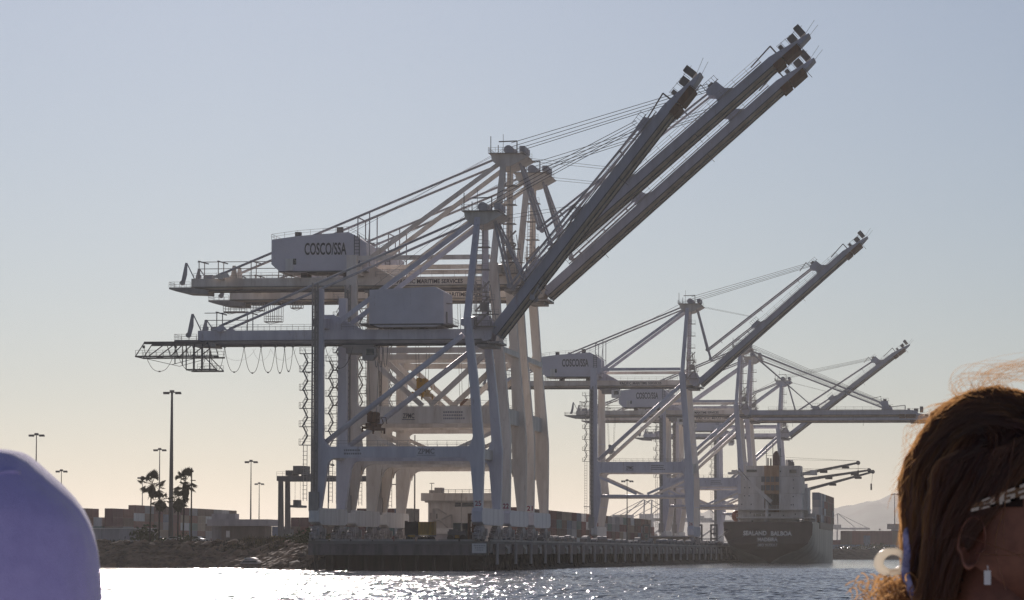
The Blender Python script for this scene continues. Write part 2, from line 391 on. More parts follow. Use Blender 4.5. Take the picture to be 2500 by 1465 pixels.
# ================================================================ CRANES
XWS = -94.8
def crane(label, Yc, hw, S, bA, bL, number, paint, paintb, house_txt=True, name_txt=None, brace='diag', spreader=None, lowered=False, beam_txt='ZPMC', rear_cut=0, apexdz=0, logo=False, zoff=0):
    """ship to shore crane; local x = 0 on the waterside rail, -30.5 on the landside rail, y along the quay"""
    root = empty('container_crane', (XWS, Yc, DK), label=label, cat='crane', group='container cranes standing along the wharf')
    B = lambda mb, n, m=None, par=None, **k: mb.build(n, m or paint, par or root, **k)
    if S: g0, g1, rear, hx, az, ax = 37.7, 40.3, -56.0, 0.5, 62.0, -1.4
    else: g0, g1, rear, hx, az, ax = 51.0, 53.3, -66.0+rear_cut, 1.2, 77.2+apexdz, -1.6
    ay = 4.6; mt = 1.7
    if S:
        WS = [(6.2, -.8, .75), (14, -1.45, 1.0), (17.8, -1.6, 1.05), (19.5, -1.05, .85), (28.4, -1.6, 0.0), (g1+1.5, -2.95, -1.55)]
        LS = [(6.2, -31.5, -29.8), (15, -31.5, -28.5), (17.8, -31.5, -28.4), (19.3, -31.4, -29.5), (47.4, -31.2, -29.7)]
    else:
        WS = [(6.2, -.95, .75), (15, -1.9, .85), (21, -2.1, .85), (26, -1.95, .45), (38, -2.4, -.65), (g1+2, -3.75, -1.9)]
        LS = [(6.2, -32.1, -30.3), (15, -32.2, -28.9), (17, -32.2, -28.7), (26.5, -32.2, -29.9), (57, -32.2, -30.2)]
    def poly(P): return [(a, z) for z, a, b in P] + [(b, z) for z, a, b in reversed(P)]
    for P in (WS, LS):
        for s in (-1, 1):
            y0 = -hw if s < 0 else hw-mt
            lg = B(MB().prism(poly(P), y0, y0+mt), 'leg', paintb if s > 0 and not S else paint)
            # weld collars
            cl = MB()
            for zc in (12.5, 22, 33):
                for (za, a0, b0), (zb, a1, b1) in zip(P, P[1:]):
                    if za <= zc < zb:
                        t = (zc-za)/(zb-za); cl.box(a0+(a1-a0)*t-.04, b0+(b1-b0)*t+.04, y0-.04, y0+mt+.04, zc, zc+.16)
            B(cl, 'collar', paint, lg)
            if P is WS and s < 0 and number:
                a = P[0]
                pl_ = B(MB().box(-.72, .68, -hw-.06, -hw-.02, 6.35, 7.75), 'number_plate', M_WHITE, lg)
                lettering(number, -.6, .58, 6.55, 7.55, -hw-.075, M_RED, lg, 'number')
    # sills, bogies, wheels
    bog = None
    for xx in (0, -30.8):
        B(MB().prismx([(-hw-1.5, 3.6), (-hw-1.5, 5.6), (-hw-.6, 6.2), (hw+.6, 6.2), (hw+1.5, 5.6), (hw+1.5, 3.6), (hw-1, 3.1), (-hw+1, 3.1)], xx-1.0, xx+1.0), 'sill_beam', M_WHITE if xx else M_BLUEW)
        for s in (-1, 1):
            if bog is None:
                m = MB()
                m.prismx([(-4.4, 2.0), (-3.4, 1.7), (3.4, 1.7), (4.4, 2.0), (1.4, 3.0), (-1.4, 3.0)], -.55, .55)
                for q in (-3.2, 3.2):
                    m.prismx([(q-2.1, 1.25), (q-1.8, .9), (q+1.8, .9), (q+2.1, 1.25), (q+.6, 1.95), (q-.6, 1.95)], -.45, .45)
                    m.box(.45, .95, q-.5, q+.5, 1.0, 2.4)
                    for e in (-1.1, 1.1): m.box(-.5, .5, q+e-.85, q+e+.85, .45, .95); m.box(-.75, -.5, q+e-.3, q+e+.3, .4, 1.6)
                bog = B(m, 'bogie', mat('bogie_paint', (0.5, 0.46, 0.46), .6, scale=1.5, second=(.16, .12, .09)) if 'BG' not in globals() else BG)
                globals()['BG'] = bog.data.materials[0]
                wm = MB()
                for q in (-3.2, 3.2):
                    for e in (-1.1, 1.1):
                        for f in (-.55, .55): wm.prismx([(q+e+f+.38*math.cos(a*math.pi/6), .42+.38*math.sin(a*math.pi/6)) for a in range(12)], -.2, .2)
                B(wm, 'wheel', M_DARK, bog)
                bog.location = (xx, s*(hw-2.2), 0)
            else:
                c = copy_tree(bog, root); c.location = (xx, s*(hw-2.2), 0)
    # frames
    for s in (-1, 1):
        y0 = -hw+.15 if s < 0 else hw-mt+.15; y1 = y0+mt-.3; ym = (y0+y1)/2
        pp = paint if (s < 0 or S) else paintb
        if S:
            m = MB().box(-28.6, -1.55, y0, y1, 15.6, 17.7); m.fillet(-28.55, 15.6, 1, -1, 1.6, y0, y1).fillet(-1.5, 15.6, -1, -1, 1.6, y0, y1)
            m.fillet(-29.5, 17.7, 1, 1, .9, y0, y1).fillet(-1.4, 17.7, -1, 1, .9, y0, y1)
            bm = B(m, 'portal_beam', pp)
            B(MB().tube([(-29.4, ym, 18.3), (-3.0, ym, g0+.9)], .52, 12), 'diagonal_brace', pp, smooth=True)
            zb = 17.7; tz = (15.75, 17.0); bt = ((-27, -22.9), (-11.7, -8.6))
        else:
            if brace == 'V':
                m = MB().box(-28.9, -1.9, y0, y1, 15.3, 16.9); m.fillet(-28.85, 15.3, 1, -1, 2.0, y0, y1).fillet(-1.95, 15.3, -1, -1, 2.0, y0, y1)
                B(m, 'lower_beam', pp)
                B(MB().box(-30.3, -2.2, y0+.2, y1-.2, 37.4, 38.5).fillet(-30.2, 37.4, 1, -1, 1.5, y0+.2, y1-.2).fillet(-2.3, 37.4, -1, -1, 1.5, y0+.2, y1-.2).fillet(-30.2, 38.5, 1, 1, 1.5, y0+.2, y1-.2).fillet(-2.7, 38.5, -1, 1, 1.5, y0+.2, y1-.2), 'tie_beam', pp)
                for a, b in (((-30.4, 38.9), (-16.9, 26.9)), ((-2.4, 38.9), (-15.3, 26.9))):
                    B(MB().beam((a[0], ym, a[1]), (b[0], ym, b[1]), .9, 1.0), 'diagonal_brace', pp)
            else:
                B(MB().tube([(-29, ym, 15.9), (-1.9, ym, 15.9)], .5, 10), 'lower_beam', pp, smooth=True)
                B(MB().tube([(-29.6, ym, 27.5), (-3.2, ym, g0+.3)], .62, 12), 'diagonal_brace', pp, smooth=True)
            m = MB().box(-29.9, -1.95, y0, y1, 23.4, 26.8); m.fillet(-29.6, 23.4, 1, -1, 1.3, y0, y1).fillet(-2.0, 23.4, -1, -1, 1.3, y0, y1)
            m.fillet(-30, 26.8, 1, 1, .9, y0, y1).fillet(-1.9, 26.8, -1, 1, .9, y0, y1)
            bm = B(m, 'portal_beam', pp)
            for a, b in (((-29.4, 22), (-17.4, 16.6)), ((-2, 22), (-14, 16.6))):
                B(MB().beam((a[0], ym, a[1]), (b[0], ym, b[1]), .5, .75), 'v_brace', pp)
            B(MB().box(-30.2, -3.4, ym-.35, ym+.35, 56.0, 56.9), 'top_strut', pp)
            zb = 26.8; tz = (24.3, 25.9); bt = ((-21, -18.4), (-11.5, -6.2))
        hr = MB().rail((-28.5, y0+.1, zb), (-2.2, y0+.1, zb)); B(hr, 'handrail', M_MIDST, bm)
        if s < 0:
            yt = y0-.02
            if S:
                lettering('ZPMC', -11.5, -8.3, 16.3, 17.3, yt, M_TXTG, bm); B(MB().box(-11.7, -8.1, yt-.002, yt, 16.0, 16.1), 'underline', M_TXTG, bm)
                rows = ((-25.5, -22.3, 16.2, 2), )
            else:
                lettering('ZPMC', -20.7, -18.4, 24.4, 25.4, yt, M_TXT, bm); B(MB().box(-20.9, -18.3, yt-.002, yt, 24.1, 24.22), 'underline', M_TXT, bm)
                rows = ((-12.6, -8.4, 24.2, 3), )
            rm = MB()
            for xa, xb, z0_, n in rows:
                for r_ in range(n):
                    xx = xa; rn = random.Random(r_+n)
                    while xx < xb-.3*r_: l = rn.uniform(.22, .4); rm.box(xx, xx+l, yt-.004, yt, z0_+.62*r_, z0_+.62*r_+.34); xx += l+.1
            B(rm, 'faded_rows', M_TXTG, bm)
    # cross beams joining the two frames
    zc = ((15.7, 17.6),) if S else ((23.6, 26.6), (37.5, 38.6) if brace == 'V' else (36.9, 37.0))
    for z0_, z1_ in zc:
        for xx in (-1.3 if S else -1.1, -30.4 if S else -31.0):
            if z1_-z0_ > .5: B(MB().box(xx-.55, xx+.55, -hw+mt, hw-mt, z0_, z1_), 'cross_beam', paintb)
    zt = g1+.1
    B(MB().prismx([(-hw+.2, zt), (hw-.2, zt), (hw-.2, zt+1.2), (4, zt+2.0), (-4, zt+2.0), (-hw+.2, zt+1.2)], -31.6, -30.3), 'cross_beam', paint)
    B(MB().prismx([(-hw+.2, zt), (hw-.2, zt), (hw-.2, zt+1.2), (4, zt+2.2), (-4, zt+2.2), (-hw+.2, zt+1.2)], -3.4, -2.0), 'cross_beam', paint)
    B(MB().prism([(-33.5, g1), (-31.8, g1+2.9), (-29.6, g1+2.9), (-24.2, g1)], -2.6, 2.6), 'saddle', paint)
    # girder: trapezoid box with rail flanges
    def boxgirder(a, b, top, d1, d2, wt=2.9, wb=1.9):
        return MB().add([(x_, y_, z_) for x_ in (a, b) for y_, z_ in ((-wt, top), (-wt, top-d1), (-wb, top-d2), (wb, top-d2), (wt, top-d1), (wt, top))],
            [(0, 1, 2, 3, 4, 5), (11, 10, 9, 8, 7, 6)] + [(i, i+6, (i+1) % 6+6, (i+1) % 6) for i in range(6)])
    dg = g1-g0
    gd = B(boxgirder(rear, hx-.5, g1, dg*.72, dg), 'girder', paint if S else paintb)
    fl = MB()
    for s in (-1, 1): fl.box(rear, hx-.3, s*2.75-.35, s*2.75+.35, g1-dg*.74-.12, g1-dg*.74); fl.box(rear, hx-.3, s*2.2-.15, s*2.2+.15, g0-.28, g0+.02)
    B(fl, 'trolley_rail', M_DARK, gd)
    B(MB().rail((rear+.5, -2.85, g1), (-33, -2.85, g1), 2.2).rail((rear+.5, 2.85, g1), (-33, 2.85, g1), 2.2).rail((-28, -2.85, g1), (-5, -2.85, g1), 2.2), 'handrail', M_MIDST, gd)
    if name_txt: lettering(name_txt, *(-23.6, -10.2) if name_txt[0] == 'P' else (-20, -12), g1-1.35, g1-.5, -2.93, M_TXT, gd)
    # rear end: platform, sheave posts, gantry frame
    rp = MB().prism([(rear-4.6, g1-1.75), (rear-4.6, g1-2.1), (rear-1, g1-3.0), (rear+3.5, g1-3.2), (rear+3.5, g1-2.4), (rear, g1-1.75)], -3.0, 3.0)
    rp.rail((rear-4.6, -3, g1-1.75), (rear-.2, -3, g1-1.75), 1.1).rail((rear-4.6, 3, g1-1.75), (rear-.2, 3, g1-1.75), 1.1).rail((rear-4.6, -3, g1-1.75), (rear-4.6, 3, g1-1.75), 1.1)
    B(rp, 'rear_platform', M_MIDST)
    sp = MB()
    for q, yy in ((0, -2.2), (1.8, 1.6)):
        sp.prism([(rear-2.3+q, g1-.8), (rear-1.45+q, g1+(3.3 if not q else 2.4)), (rear-1.0+q, g1+(3.3 if not q else 2.4)), (rear-1.05+q, g1+.9), (rear-1.5+q, g1-.9)], yy-.12, yy+.12)
        sp.beam((rear-1.1+q, yy, g1+(3.2 if not q else 2.3)), (rear+.5+q, yy, g1), .16, .2)
        sp.disc((rear-2.0+q, g1-.8), .5, yy-.3, yy+.3)
    sp.disc((rear+1.2, g1+.5), .55, -1.8, -1.2).disc((rear+2.2, g1+.5), .5, .5, 1.1).box(rear+2.6, rear+4, -1, 1, g1, g1+.9)
    B(sp, 'sheave_post', M_STAY)
    gf = MB()
    for xx in (rear+3.6, rear+9.6) if S else (rear+1.5, rear+5.5, rear+12.3, rear+18):
        for yy in (-2.5, 2.5): gf.beam((xx, yy, g1), (xx, yy, g1+3.6), .16, .16)
        gf.beam((xx, -2.5, g1+3.6), (xx, 2.5, g1+3.6), .16, .16); gf.beam((xx-.2, -2.5, g1+3.6), (xx+2.0, -2.5, g1+3.0), .18, .25)
    for zz in (3.4, 2.0): gf.beam((rear+1.2, -2.5, g1+zz), (rear+(10 if S else 18.5), -2.5, g1+zz), .14, .14)
    B(gf, 'overhead_frame', M_MIDST)
    # machinery house
    if S:
        hp = [(-22.1, g1+.9), (-22.1, g1+7.4), (-9.4, g1+7.9), (-7.9, g1+7.0), (-7.7, g1+.9), (-9.5, g1+.35), (-20.5, g1+.35)]; hy = 5.6
    else:
        hp = [(-49, g1+2.6), (-49, g1+7.6), (-43.6, g1+8.3), (-33.2, g1+9.0), (-31.6, g1+8.2), (-29.6, g1+6.8), (-29.3, g1+1.1), (-46, g1+.9), (-47.5, g1+1.3)]; hy = 5.0
    ho = B(MB().prism(hp, -hy, hy), 'machinery_house', M_HOUSE)
    x0, x1, zf = (-22, -7.8, g1+.9) if S else (-47.4, -29.5, g1+1.2)
    B(MB().box(x0, x1, -hy-.15, hy+.15, zf-.25, zf).box(x0+4, x0+5.2, -2.5, 2.5, g1, zf-.25).box(x1-5.2, x1-4, -2.5, 2.5, g1, zf-.25), 'base_frame', M_DARK, ho)
    zr = max(z for _, z in hp)
    ru = MB()
    if not S:
        ru.rail((-49, -hy, g1+7.6), (-43.6, -hy, g1+8.3), 2.4).rail((-43.6, -hy, g1+8.3), (-33.2, -hy, g1+9), 2.4).rail((-33.2, -hy, g1+9), (-29.6, -hy, g1+6.9), 2)
        ru.rail((-49, -hy, g1+7.6), (-49, hy, g1+7.6), 2.4)
    B(ru if not S else MB().rail((-24, -hy-1, g1+1), (-22.1, -hy-1, g1+1), 1).rail((-24, -hy-1, g1+1), (-24, hy, g1+1), 2).box(-24, -22.1, -hy-1, hy, g1+.8, g1+1.0), 'handrail', M_MIDST, ho)
    if not S:
        B(MB().box(-44.6, -43.4, -3, -1.8, g1+8.1, g1+9.3).box(-36, -34.8, -3, -1.8, g1+8.7, g1+10.2).box(-41, -40, 1, 2, g1+8.4, g1+9.4), 'roof_vent', M_DARK, ho)
        B(MB().box(-46, -44.5, -hy-.5, -hy, g1+1.25, g1+3.7), 'service_box', M_WHITE, ho)
        B(MB().box(-44.6, -43.9, -hy-.04, -hy+.04, g1+2.5, g1+3.7), 'window', M_GLASS, ho)
        lad = MB()
        for q in (-31.9, -30.9): lad.beam((q, -hy-.35, g1+.5), (q, -hy-.35, g1+8.4), .14, .14)
        for i in range(12): lad.beam((-31.9, -hy-.35, g1+.8+i*.65), (-30.9, -hy-.35, g1+.8+i*.65), .1, .1)
        B(lad, 'ladder', M_DARK, ho)
        if house_txt: lettering('COSCO/SSA', -42.2, -33.6, g1+4.4, g1+6.9, -hy-.03, M_TXT, ho)
        elif logo: B(MB().add([(-42+4*math.cos(a*.524)*.8, -hy-.03, g1+5+1.3*math.sin(a*.524)) for a in range(12)], [tuple(range(12))]), 'round_emblem', M_TXTG, ho)
    else:
        B(MB().box(-7.75, -7.6, -3, -1.8, g1+1.1, g1+3.3).box(-7.8, -6.3, -4.5, 3, g1+.7, g1+.9).rail((-6.3, -4.5, g1+.9), (-6.3, 3, g1+.9), 1.6).box(-7.9, -6.8, -2.6, -.4, g1+4.9, g1+5.0), 'end_platform', M_MIDST, ho)
    # masts, back legs, backstays
    zm = g1+1.3
    for s in (-1, 1):
        B(MB().beam(((-2.3 if S else -2.8), s*(hw-.85), zm), (ax, s*ay, az), 1.25, 1.25, 1.1, 1.1), 'mast', paint)
        B(MB().beam((ax-.8, s*(ay-.3), az-1.2), ((-28.2, s*5.2, g1+1.2) if S else (-30.6, s*5.6, g1+2.2)), .5, .85, .5, .9), 'back_leg', paint)
        bx = rear+4.6 if S else rear+6.5
        st = B(MB().tube([(ax-2.2, s*(ay-.2), az-.6), (bx, s*4.3, g1+.75)], .25, 8), 'backstay', M_STAY)
        B(MB().box(bx-.5, bx+.5, min(s*2.7, s*4.7), max(s*2.7, s*4.7), g1-.3, g1+.35), 'outrigger', paint, st)
        B(MB().prism([(bx-2.2, g1), (bx+.3, g1+1.2), (bx+1.4, g1+.9), (bx+1.8, g1)] if not S else [(bx-1.6, g1), (bx+.4, g1+1.1), (bx+1.5, g1)], s*4.3-.22, s*4.3+.22), 'anchor', paint, st)
        if not S:
            B(MB().prism([(bx+1.6, g1), (bx+2.0, g1+2.6), (bx+2.6, g1+2.6), (bx+3, g1)], s*2.6-.2, s*2.6+.2), 'post', paint, st)
    if not S:
        m = MB(); za = g1+1.2; zb_ = g1+14.1*(az-g1)/24
        f_ = (-30.2+ -bx)/(ax-2.2-bx); zs = g1+.75+(az-.6-g1-.75)*f_
        for s in (-1, 1):
            yy = s*(4.3+(ay-.2-4.3)*f_)
            for q in (0, 2.4):
                m.beam((-31.4+q, yy, g1+2), (-31.4+q, yy, zs+(.6 if q else -.5)), .2, .2)
            m.beam((-31.4, yy, zs-4), (-29, yy, zs-6), .14, .14)
        m.beam((-31.4, -4, zs-.6), (-31.4, 4, zs-.6), .2, .2); m.beam((-29, -4, zs-1), (-30.2, 0, g1+4), .14, .14)
        B(m, 'stay_support', M_STAY)
    # apex head
    hd = B(MB().prism([(ax-2.4, az-.9), (ax-2.6, az+.5), (ax+3.6, az+.5), (ax+4.9, az-.1), (ax+1.6, az-1.9), (ax-.6, az-2.3)], -ay-.8, ay+.8), 'apex_head', paintb)
    ps = MB().box(ax-3.0, ax+4.2, -ay-1.6, ay+1.6, az+.5, az+.62)
    for yy in (-ay-1.6, ay+1.6): ps.rail((ax-3, yy, az+.6), (ax+4.2, yy, az+.6), 1.2)
    ps.rail((ax-3, -ay-1.6, az+.6), (ax-3, ay+1.6, az+.6), 1.2)
    B(ps, 'apex_platform', M_MIDST, hd)
    sh = MB()
    for yy in (-3.4, -1.2, 1.2, 3.4): sh.disc((ax+.7, az+1.5), .95, yy-.22, yy+.22); sh.box(ax+3.0, ax+4.1, yy-.6, yy+.5, az+1.0, az+2.2)
    B(sh, 'sheave', M_STAY, hd)
    jb = MB().beam((ax+2.1, -1, az+.6), (ax+2.1, -1, az+3.6), .2, .2).beam((ax+2.1, -1, az+3.55), (ax-1.6, -1, az+3.45), .22, .22).beam((ax-2.8, -4, az+.6), (ax-2.8, -4, az+4.2), .14, .14).beam((ax-1.4, 4, az+.6), (ax-1.4, 4, az+5.6), .08, .08)
    jb.beam((ax-2, 1, az+.6), (ax-2, 1, az+3), .14, .14)
    B(jb, 'service_jib', M_DARK, hd)
    # ladder in the mast plane
    lm = MB(); n = 5 if not S else 4
    for i in range(n):
        t0, t1 = i/n, (i+1)/n; za = zm+1+(az-zm-3)*t0; zb2 = zm+1+(az-zm-3)*t1
        xx = -1.2; yy = -hw+3.2+(hw-8)*t0
        for q in (0, 1.0):
            lm.beam((xx+q, yy, za), (xx+q, yy, zb2), .1, .1)
        k = int((zb2-za)/.7)
        for j in range(k): lm.beam((xx, yy, za+j*.7), (xx+1, yy, za+j*.7), .09, .09)
        lm.box(xx-.5, xx+2.2, yy-.3, yy+2.6, za-.06, za+.04); lm.rail((xx-.5, yy-.3, za), (xx+2.2, yy-.3, za), 1)
    B(lm, 'mast_ladder', M_MIDST)
    # boom foot platforms and clutter
    cl = MB()
    for i, zz in enumerate((g1+.3, g1+3.2, g1+6.0)):
        cl.box(-1.9, 2.0-i*.8, -5.5, -3.4, zz, zz+.1).box(-1.9, 2.0-i*.8, 3.4, 5.5, zz, zz+.1)
        for yy in (-5.5, 5.5): cl.rail((-1.9, yy, zz), (2.0-i*.8, yy, zz), 1.1)
        for yy in (-5.4, -3.5, 3.5): cl.beam((-1.8, yy, zz), (-1.8, yy, zz+2.9), .14, .14).beam((1.2-i*.5, yy, zz), (.8-i*.5, yy, zz+2.9), .14, .14)
        cl.beam((-1.8, -5.4, zz), (.9, -5.4, zz+2.9), .1, .25).beam((-1.8, -4.8, zz), (.9, -4.8, zz+2.9), .1, .25)
    cl.box(-1, .4, -4.9, -3.6, g1+3.4, g1+4.9).box(-1.6, 1.8, -4.2, 4.2, g0-.9, g0-.4).box(.6, 2.8, -5, 5, g0-.3, g0+.1).rail((2.8, -5, g0+.1), (2.8, 5, g0+.1), 1.5)
    B(cl, 'hinge_platform', M_MIDST)
    B(MB().prism([(hx-2.4, g1-.6), (hx-2.4, g1+2.4), (hx-.6, g1+2.8), (hx+.9, g1+.3), (hx+.4, g0+.6), (hx-1, g0+.2)], -3.3, -2.6).prism([(hx-2.4, g1-.6), (hx-2.4, g1+2.4), (hx-.6, g1+2.8), (hx+.9, g1+.3), (hx+.4, g0+.6), (hx-1, g0+.2)], 2.6, 3.3), 'hinge_bracket', paint)
    # boom
    ca, sa = math.cos(R(bA)), math.sin(R(bA)); hz = g1-.1
    def bp(s, y, t): return (hx + s*ca - t*sa, y, hz + s*sa + t*ca)
    if bA < 1: tip = bL-5
    else: tip = bL-9
    D1, D2 = (1.85, 2.55) if not S else (1.85, 2.5)
    prof = [(0, -.2, D1, D2), (1.2, 0, D1, D2), (bL*.55, 0, D1, D2), (tip, -.05, D1, D2), (tip+2.5, -.5, D1+.15, D2), (bL-2.4, -1.3, D1+.45, D2-.1), (bL, -1.7, D1+.2, D2-.45)]
    m = MB(); V = []
    for s_, t0, d1, d2 in prof:
        for y_, t_ in ((-2.9, t0), (-2.9, -d1), (-1.9, -d2), (1.9, -d2), (2.9, -d1), (2.9, t0)): V.append(bp(s_, y_, t_))
    n = len(prof); m.add(V, [(0, 1, 2, 3, 4, 5), tuple(range(n*6-1, n*6-7, -1))] + [(k*6+i, k*6+6+i, k*6+6+(i+1) % 6, k*6+(i+1) % 6) for k in range(n-1) for i in range(6)])
    bo = B(m, 'boom', M_BOOM if bA > 1 or S else M_BOOM)
    def bbeam(mb, a, b, w_, h_): return mb.beam(bp(*a), bp(*b), w_, h_)
    fl = MB()
    for s in (-1, 1):
        bbeam(fl, (0, s*3.0, -D1-.02), (bL-3, s*3.0, -D1-.02), .5, .12); bbeam(fl, (0, s*2.05, -D2-.1), (bL-3.5, s*2.05, -D2-.1), .3, .25)
    B(fl, 'trolley_rail', M_DARK, bo)
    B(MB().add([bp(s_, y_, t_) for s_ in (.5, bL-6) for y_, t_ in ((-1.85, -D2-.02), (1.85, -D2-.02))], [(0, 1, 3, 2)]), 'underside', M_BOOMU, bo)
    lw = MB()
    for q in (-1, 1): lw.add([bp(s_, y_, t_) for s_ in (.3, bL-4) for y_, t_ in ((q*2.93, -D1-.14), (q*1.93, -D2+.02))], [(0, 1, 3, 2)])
    B(lw, 'lower_web', M_BOOMU, bo)  # thin panels that carry the painted bounce tint
    # end stop carriage under the tip
    es = MB(); 
    for a, b in ((bL-9.5, bL-7.3), (bL-7, bL-3.2)):
        V = [bp(s_, y_, t_) for s_ in (a, b) for y_ in (-3.3, 3.3) for t_ in (-D1+.1, -D2-.55)]
        es.add(V, [(0, 1, 3, 2), (4, 6, 7, 5), (0, 4, 5, 1), (2, 3, 7, 6), (0, 2, 6, 4), (1, 5, 7, 3)])
    B(es, 'end_carriage', M_RUST, bo)
    # walkway and rail along the top
    wk = MB(); bbeam(wk, (8, -3.5, .15), (tip-2, -3.5, .15), .9, .08)
    k = int((tip-10)/3.2)
    for i in range(k+1):
        s_ = 8+i*(tip-10)/k; bbeam(wk, (s_, -3.9, .15), (s_, -3.9, 1.3), .07, .07); bbeam(wk, (s_, -2.9, .1), (s_, -4, .1), .1, .1)
    for t_ in (.7, 1.25): bbeam(wk, (8, -3.9, t_), (tip-2, -3.9, t_), .06, .06)
    B(wk, 'walkway', M_MIDST, bo)
    # tip gear
    tg = MB()
    s0 = bL-6.5
    for i in range(6): bbeam(tg, (s0+i*1.1, -2.9, -1), (s0+i*1.1, -2.9, .6), .07, .07)
    bbeam(tg, (s0, -2.9, .5), (bL, -2.9, .3), .07, .07)
    for a, b, t0, t1 in ((s0+.2, s0+1.0, -.6, .5), (s0+2.6, s0+4.2, -.9, .55), (s0+4.9, s0+6.2, -1, 1.3)):
        V = [bp(s_, y_, t_) for s_ in (a, b) for y_ in (-1.6, .9) for t_ in (t0, t1)]
        tg.add(V, [(0, 1, 3, 2), (4, 6, 7, 5), (0, 4, 5, 1), (2, 3, 7, 6), (0, 2, 6, 4), (1, 5, 7, 3)])
    bbeam(tg, (s0-.8, 0, -.3), (s0-.8, 0, 1.9), .2, .3); bbeam(tg, (s0-.8, 0, 1.85), (s0-6.5, 0, 1.2), .3, .25)
    bbeam(tg, (bL-.3, -2, -1.2), (bL+2.6, -2, -.4), .06, .06); bbeam(tg, (bL-.3, 2, -1.6), (bL+2.8, 2, -1.0), .06, .06)
    bbeam(tg, (bL-3, -2.9, -2), (bL-3, -2.9, -4.6), .1, .12); bbeam(tg, (bL*.6, -3, -2), (bL*.6, -3, -4.2), .08, .1); bbeam(tg, (bL*.2, -3, -2), (bL*.2, -3, -4.4), .08, .1)
    B(tg, 'tip_gear', M_DARK, bo)
    # forestay brackets on the boom
    so_, si_ = (49, 28) if S else ((54.5, 28.5) if bL > 73 else (53.2, 26.5))
    hb_ = 3.4 if not S else 1.5
    for s_, hh, nm in ((so_, hb_, 'stay_bracket'), (si_, hb_*.45, 'stay_bracket')):
        bm_ = MB()
        for yy in (-2.6, 2.6):
            V = [bp(a, yy+q, t_) for q in (-.25, .25) for a, t_ in ((s_-1.6, 0), (s_-1.2, hh*.4), (s_-2.4, hh*.75), (s_-1.6, hh), (s_+.9, hh), (s_+1.3, hh*.35), (s_+2.6, 0))]
            bm_.add(V, [tuple(range(6, -1, -1)), tuple(range(7, 14))] + [(i, (i+1) % 7, (i+1) % 7+7, i+7) for i in range(7)])
        bk = B(bm_, nm, M_BOOM, bo)
        jm = MB(); bbeam(jm, (s_-1.5, -2.5, hh), (s_+1.5, -2.5, hh+.05), .5, .1)
        for i in range(5): bbeam(jm, (s_-1.5+i*.7, -3, hh), (s_-1.5+i*.7, -3, hh+1.1), .07, .07)
        bbeam(jm, (s_-1.5, -3, hh+1.1), (s_+1.4, -3, hh+1.1), .07, .07)
        if nm and hh > 2: bbeam(jm, (s_-1.8, 0, hh), (s_-1.8, 0, hh+2), .16, .16); bbeam(jm, (s_-1.8, 0, hh+1.9), (s_-5.2, 0, hh+1.1), .2, .2); bbeam(jm, (s_-.3, 1, hh), (s_-.3, 1, hh+.9), 1.4, 1.2)
        B(jm, 'bracket_gear', M_DARK, bk)
    # folding forestays
    AP = Vector((ax+2.6, 0, az-.2))
    def stays(s_, hh, l1f, r_):
        tot = (Vector((hx+s_, 0, hz+hh))-AP).length+.3
        E_ = Vector(bp(s_-1.2, 0, hh*.75)); d = E_-AP; L = d.length
        for s in (-1, 1):
            yv = Vector((0, s*2.6, 0))
            if bA < 1:
                B(MB().tube([AP+yv, E_+yv], r_, 8), 'forestay', M_STAY); continue
            l1 = tot*l1f; l2 = tot-l1
            a = (l1*l1-l2*l2+L*L)/(2*L); h = math.sqrt(max(0, l1*l1-a*a)); u = d/L; nrm = Vector((u.z, 0, -u.x))
            K = AP + u*a + nrm*h
            fs = B(MB().tube([AP+yv, K+yv], r_, 8).tube([K+yv, E_+yv], r_, 8).disc((K.x, K.z), .5, yv.y-.3, yv.y+.3), 'forestay', M_STAY)
            if s < 0:
                ct = MB()
                for t in (.12, .5, .85): q = K+(E_-K)*t; ct.beam(q+Vector((0, -2.8, 0)), q+Vector((0, 2.8, 0)), .25, .25); ct.beam(q+yv, q+yv+Vector((.9, 0, -1.1)), .18, .18)
                B(ct, 'spacer', M_STAY, fs)
    stays(so_, hb_, .25 if not S else .26, .24)
    stays(si_, hb_*.45, .5, .2)
    # hoist ropes
    E_ = Vector(bp(so_, 0, hb_)); T = Vector((ax+.7, 0, az+2.9))
    rp = MB()
    for yy, dz in ((-2.4, .1), (-1.2, -.5), (1.2, -.9), (2.4, -1.3)): rp.tube([T+Vector((.4, yy, dz)), E_+Vector((-1, yy, dz*.6))], .06, 4)
    if not lowered:
        E2 = Vector(bp(si_, 0, hb_))
        if bL < 73 or S is False:
            for yy in (-3, 3): rp.tube([Vector((ax+4.6, yy, az-.2)), E2+Vector((0, yy*.8, .5))], .035, 4)
    rp.tube([T+Vector((-1.5, -1, -1)), Vector(((-24 if S else -34), -1, g1+(7 if S else 8.8)))], .03, 4)
    rp.tube([T+Vector((-1.5, 1, -1)), Vector(((-22 if S else -36), 1, g1+(7 if S else 8.8)))], .03, 4)
    B(rp, 'hoist_rope', M_ROPE)
    # elevator mast and zigzag stairs on the landside leg
    zt_ = 48.5 if S else g0
    em = MB(); xe = -31.5 if S else -32.3
    for q in (0, 1.0):
        for r_ in (0, .9): em.beam((xe+q, -hw-1.0+r_, 3.5), (xe+q, -hw-1.0+r_, zt_), .16, .16)
    k = int((zt_-4)/1.3)
    for i in range(k):
        z = 4+i*1.3; em.beam((xe, -hw-1, z), (xe+1, -hw-1, z), .14, .14); em.beam((xe, -hw-.1, z), (xe+1, -hw-.1, z), .12, .12); em.beam((xe, -hw-1, z), (xe+1, -hw-1, z+1.3), .08, .08)
    em.box(xe+.3, xe+.7, -hw-.7, -hw-.3, 4, zt_-1)
    B(em, 'elevator_mast', M_MIDST)
    B(MB().box(xe-.4, xe+1.4, -hw-1.4, -hw-.1, 5.6, 9.2), 'elevator_car', M_MIDST)
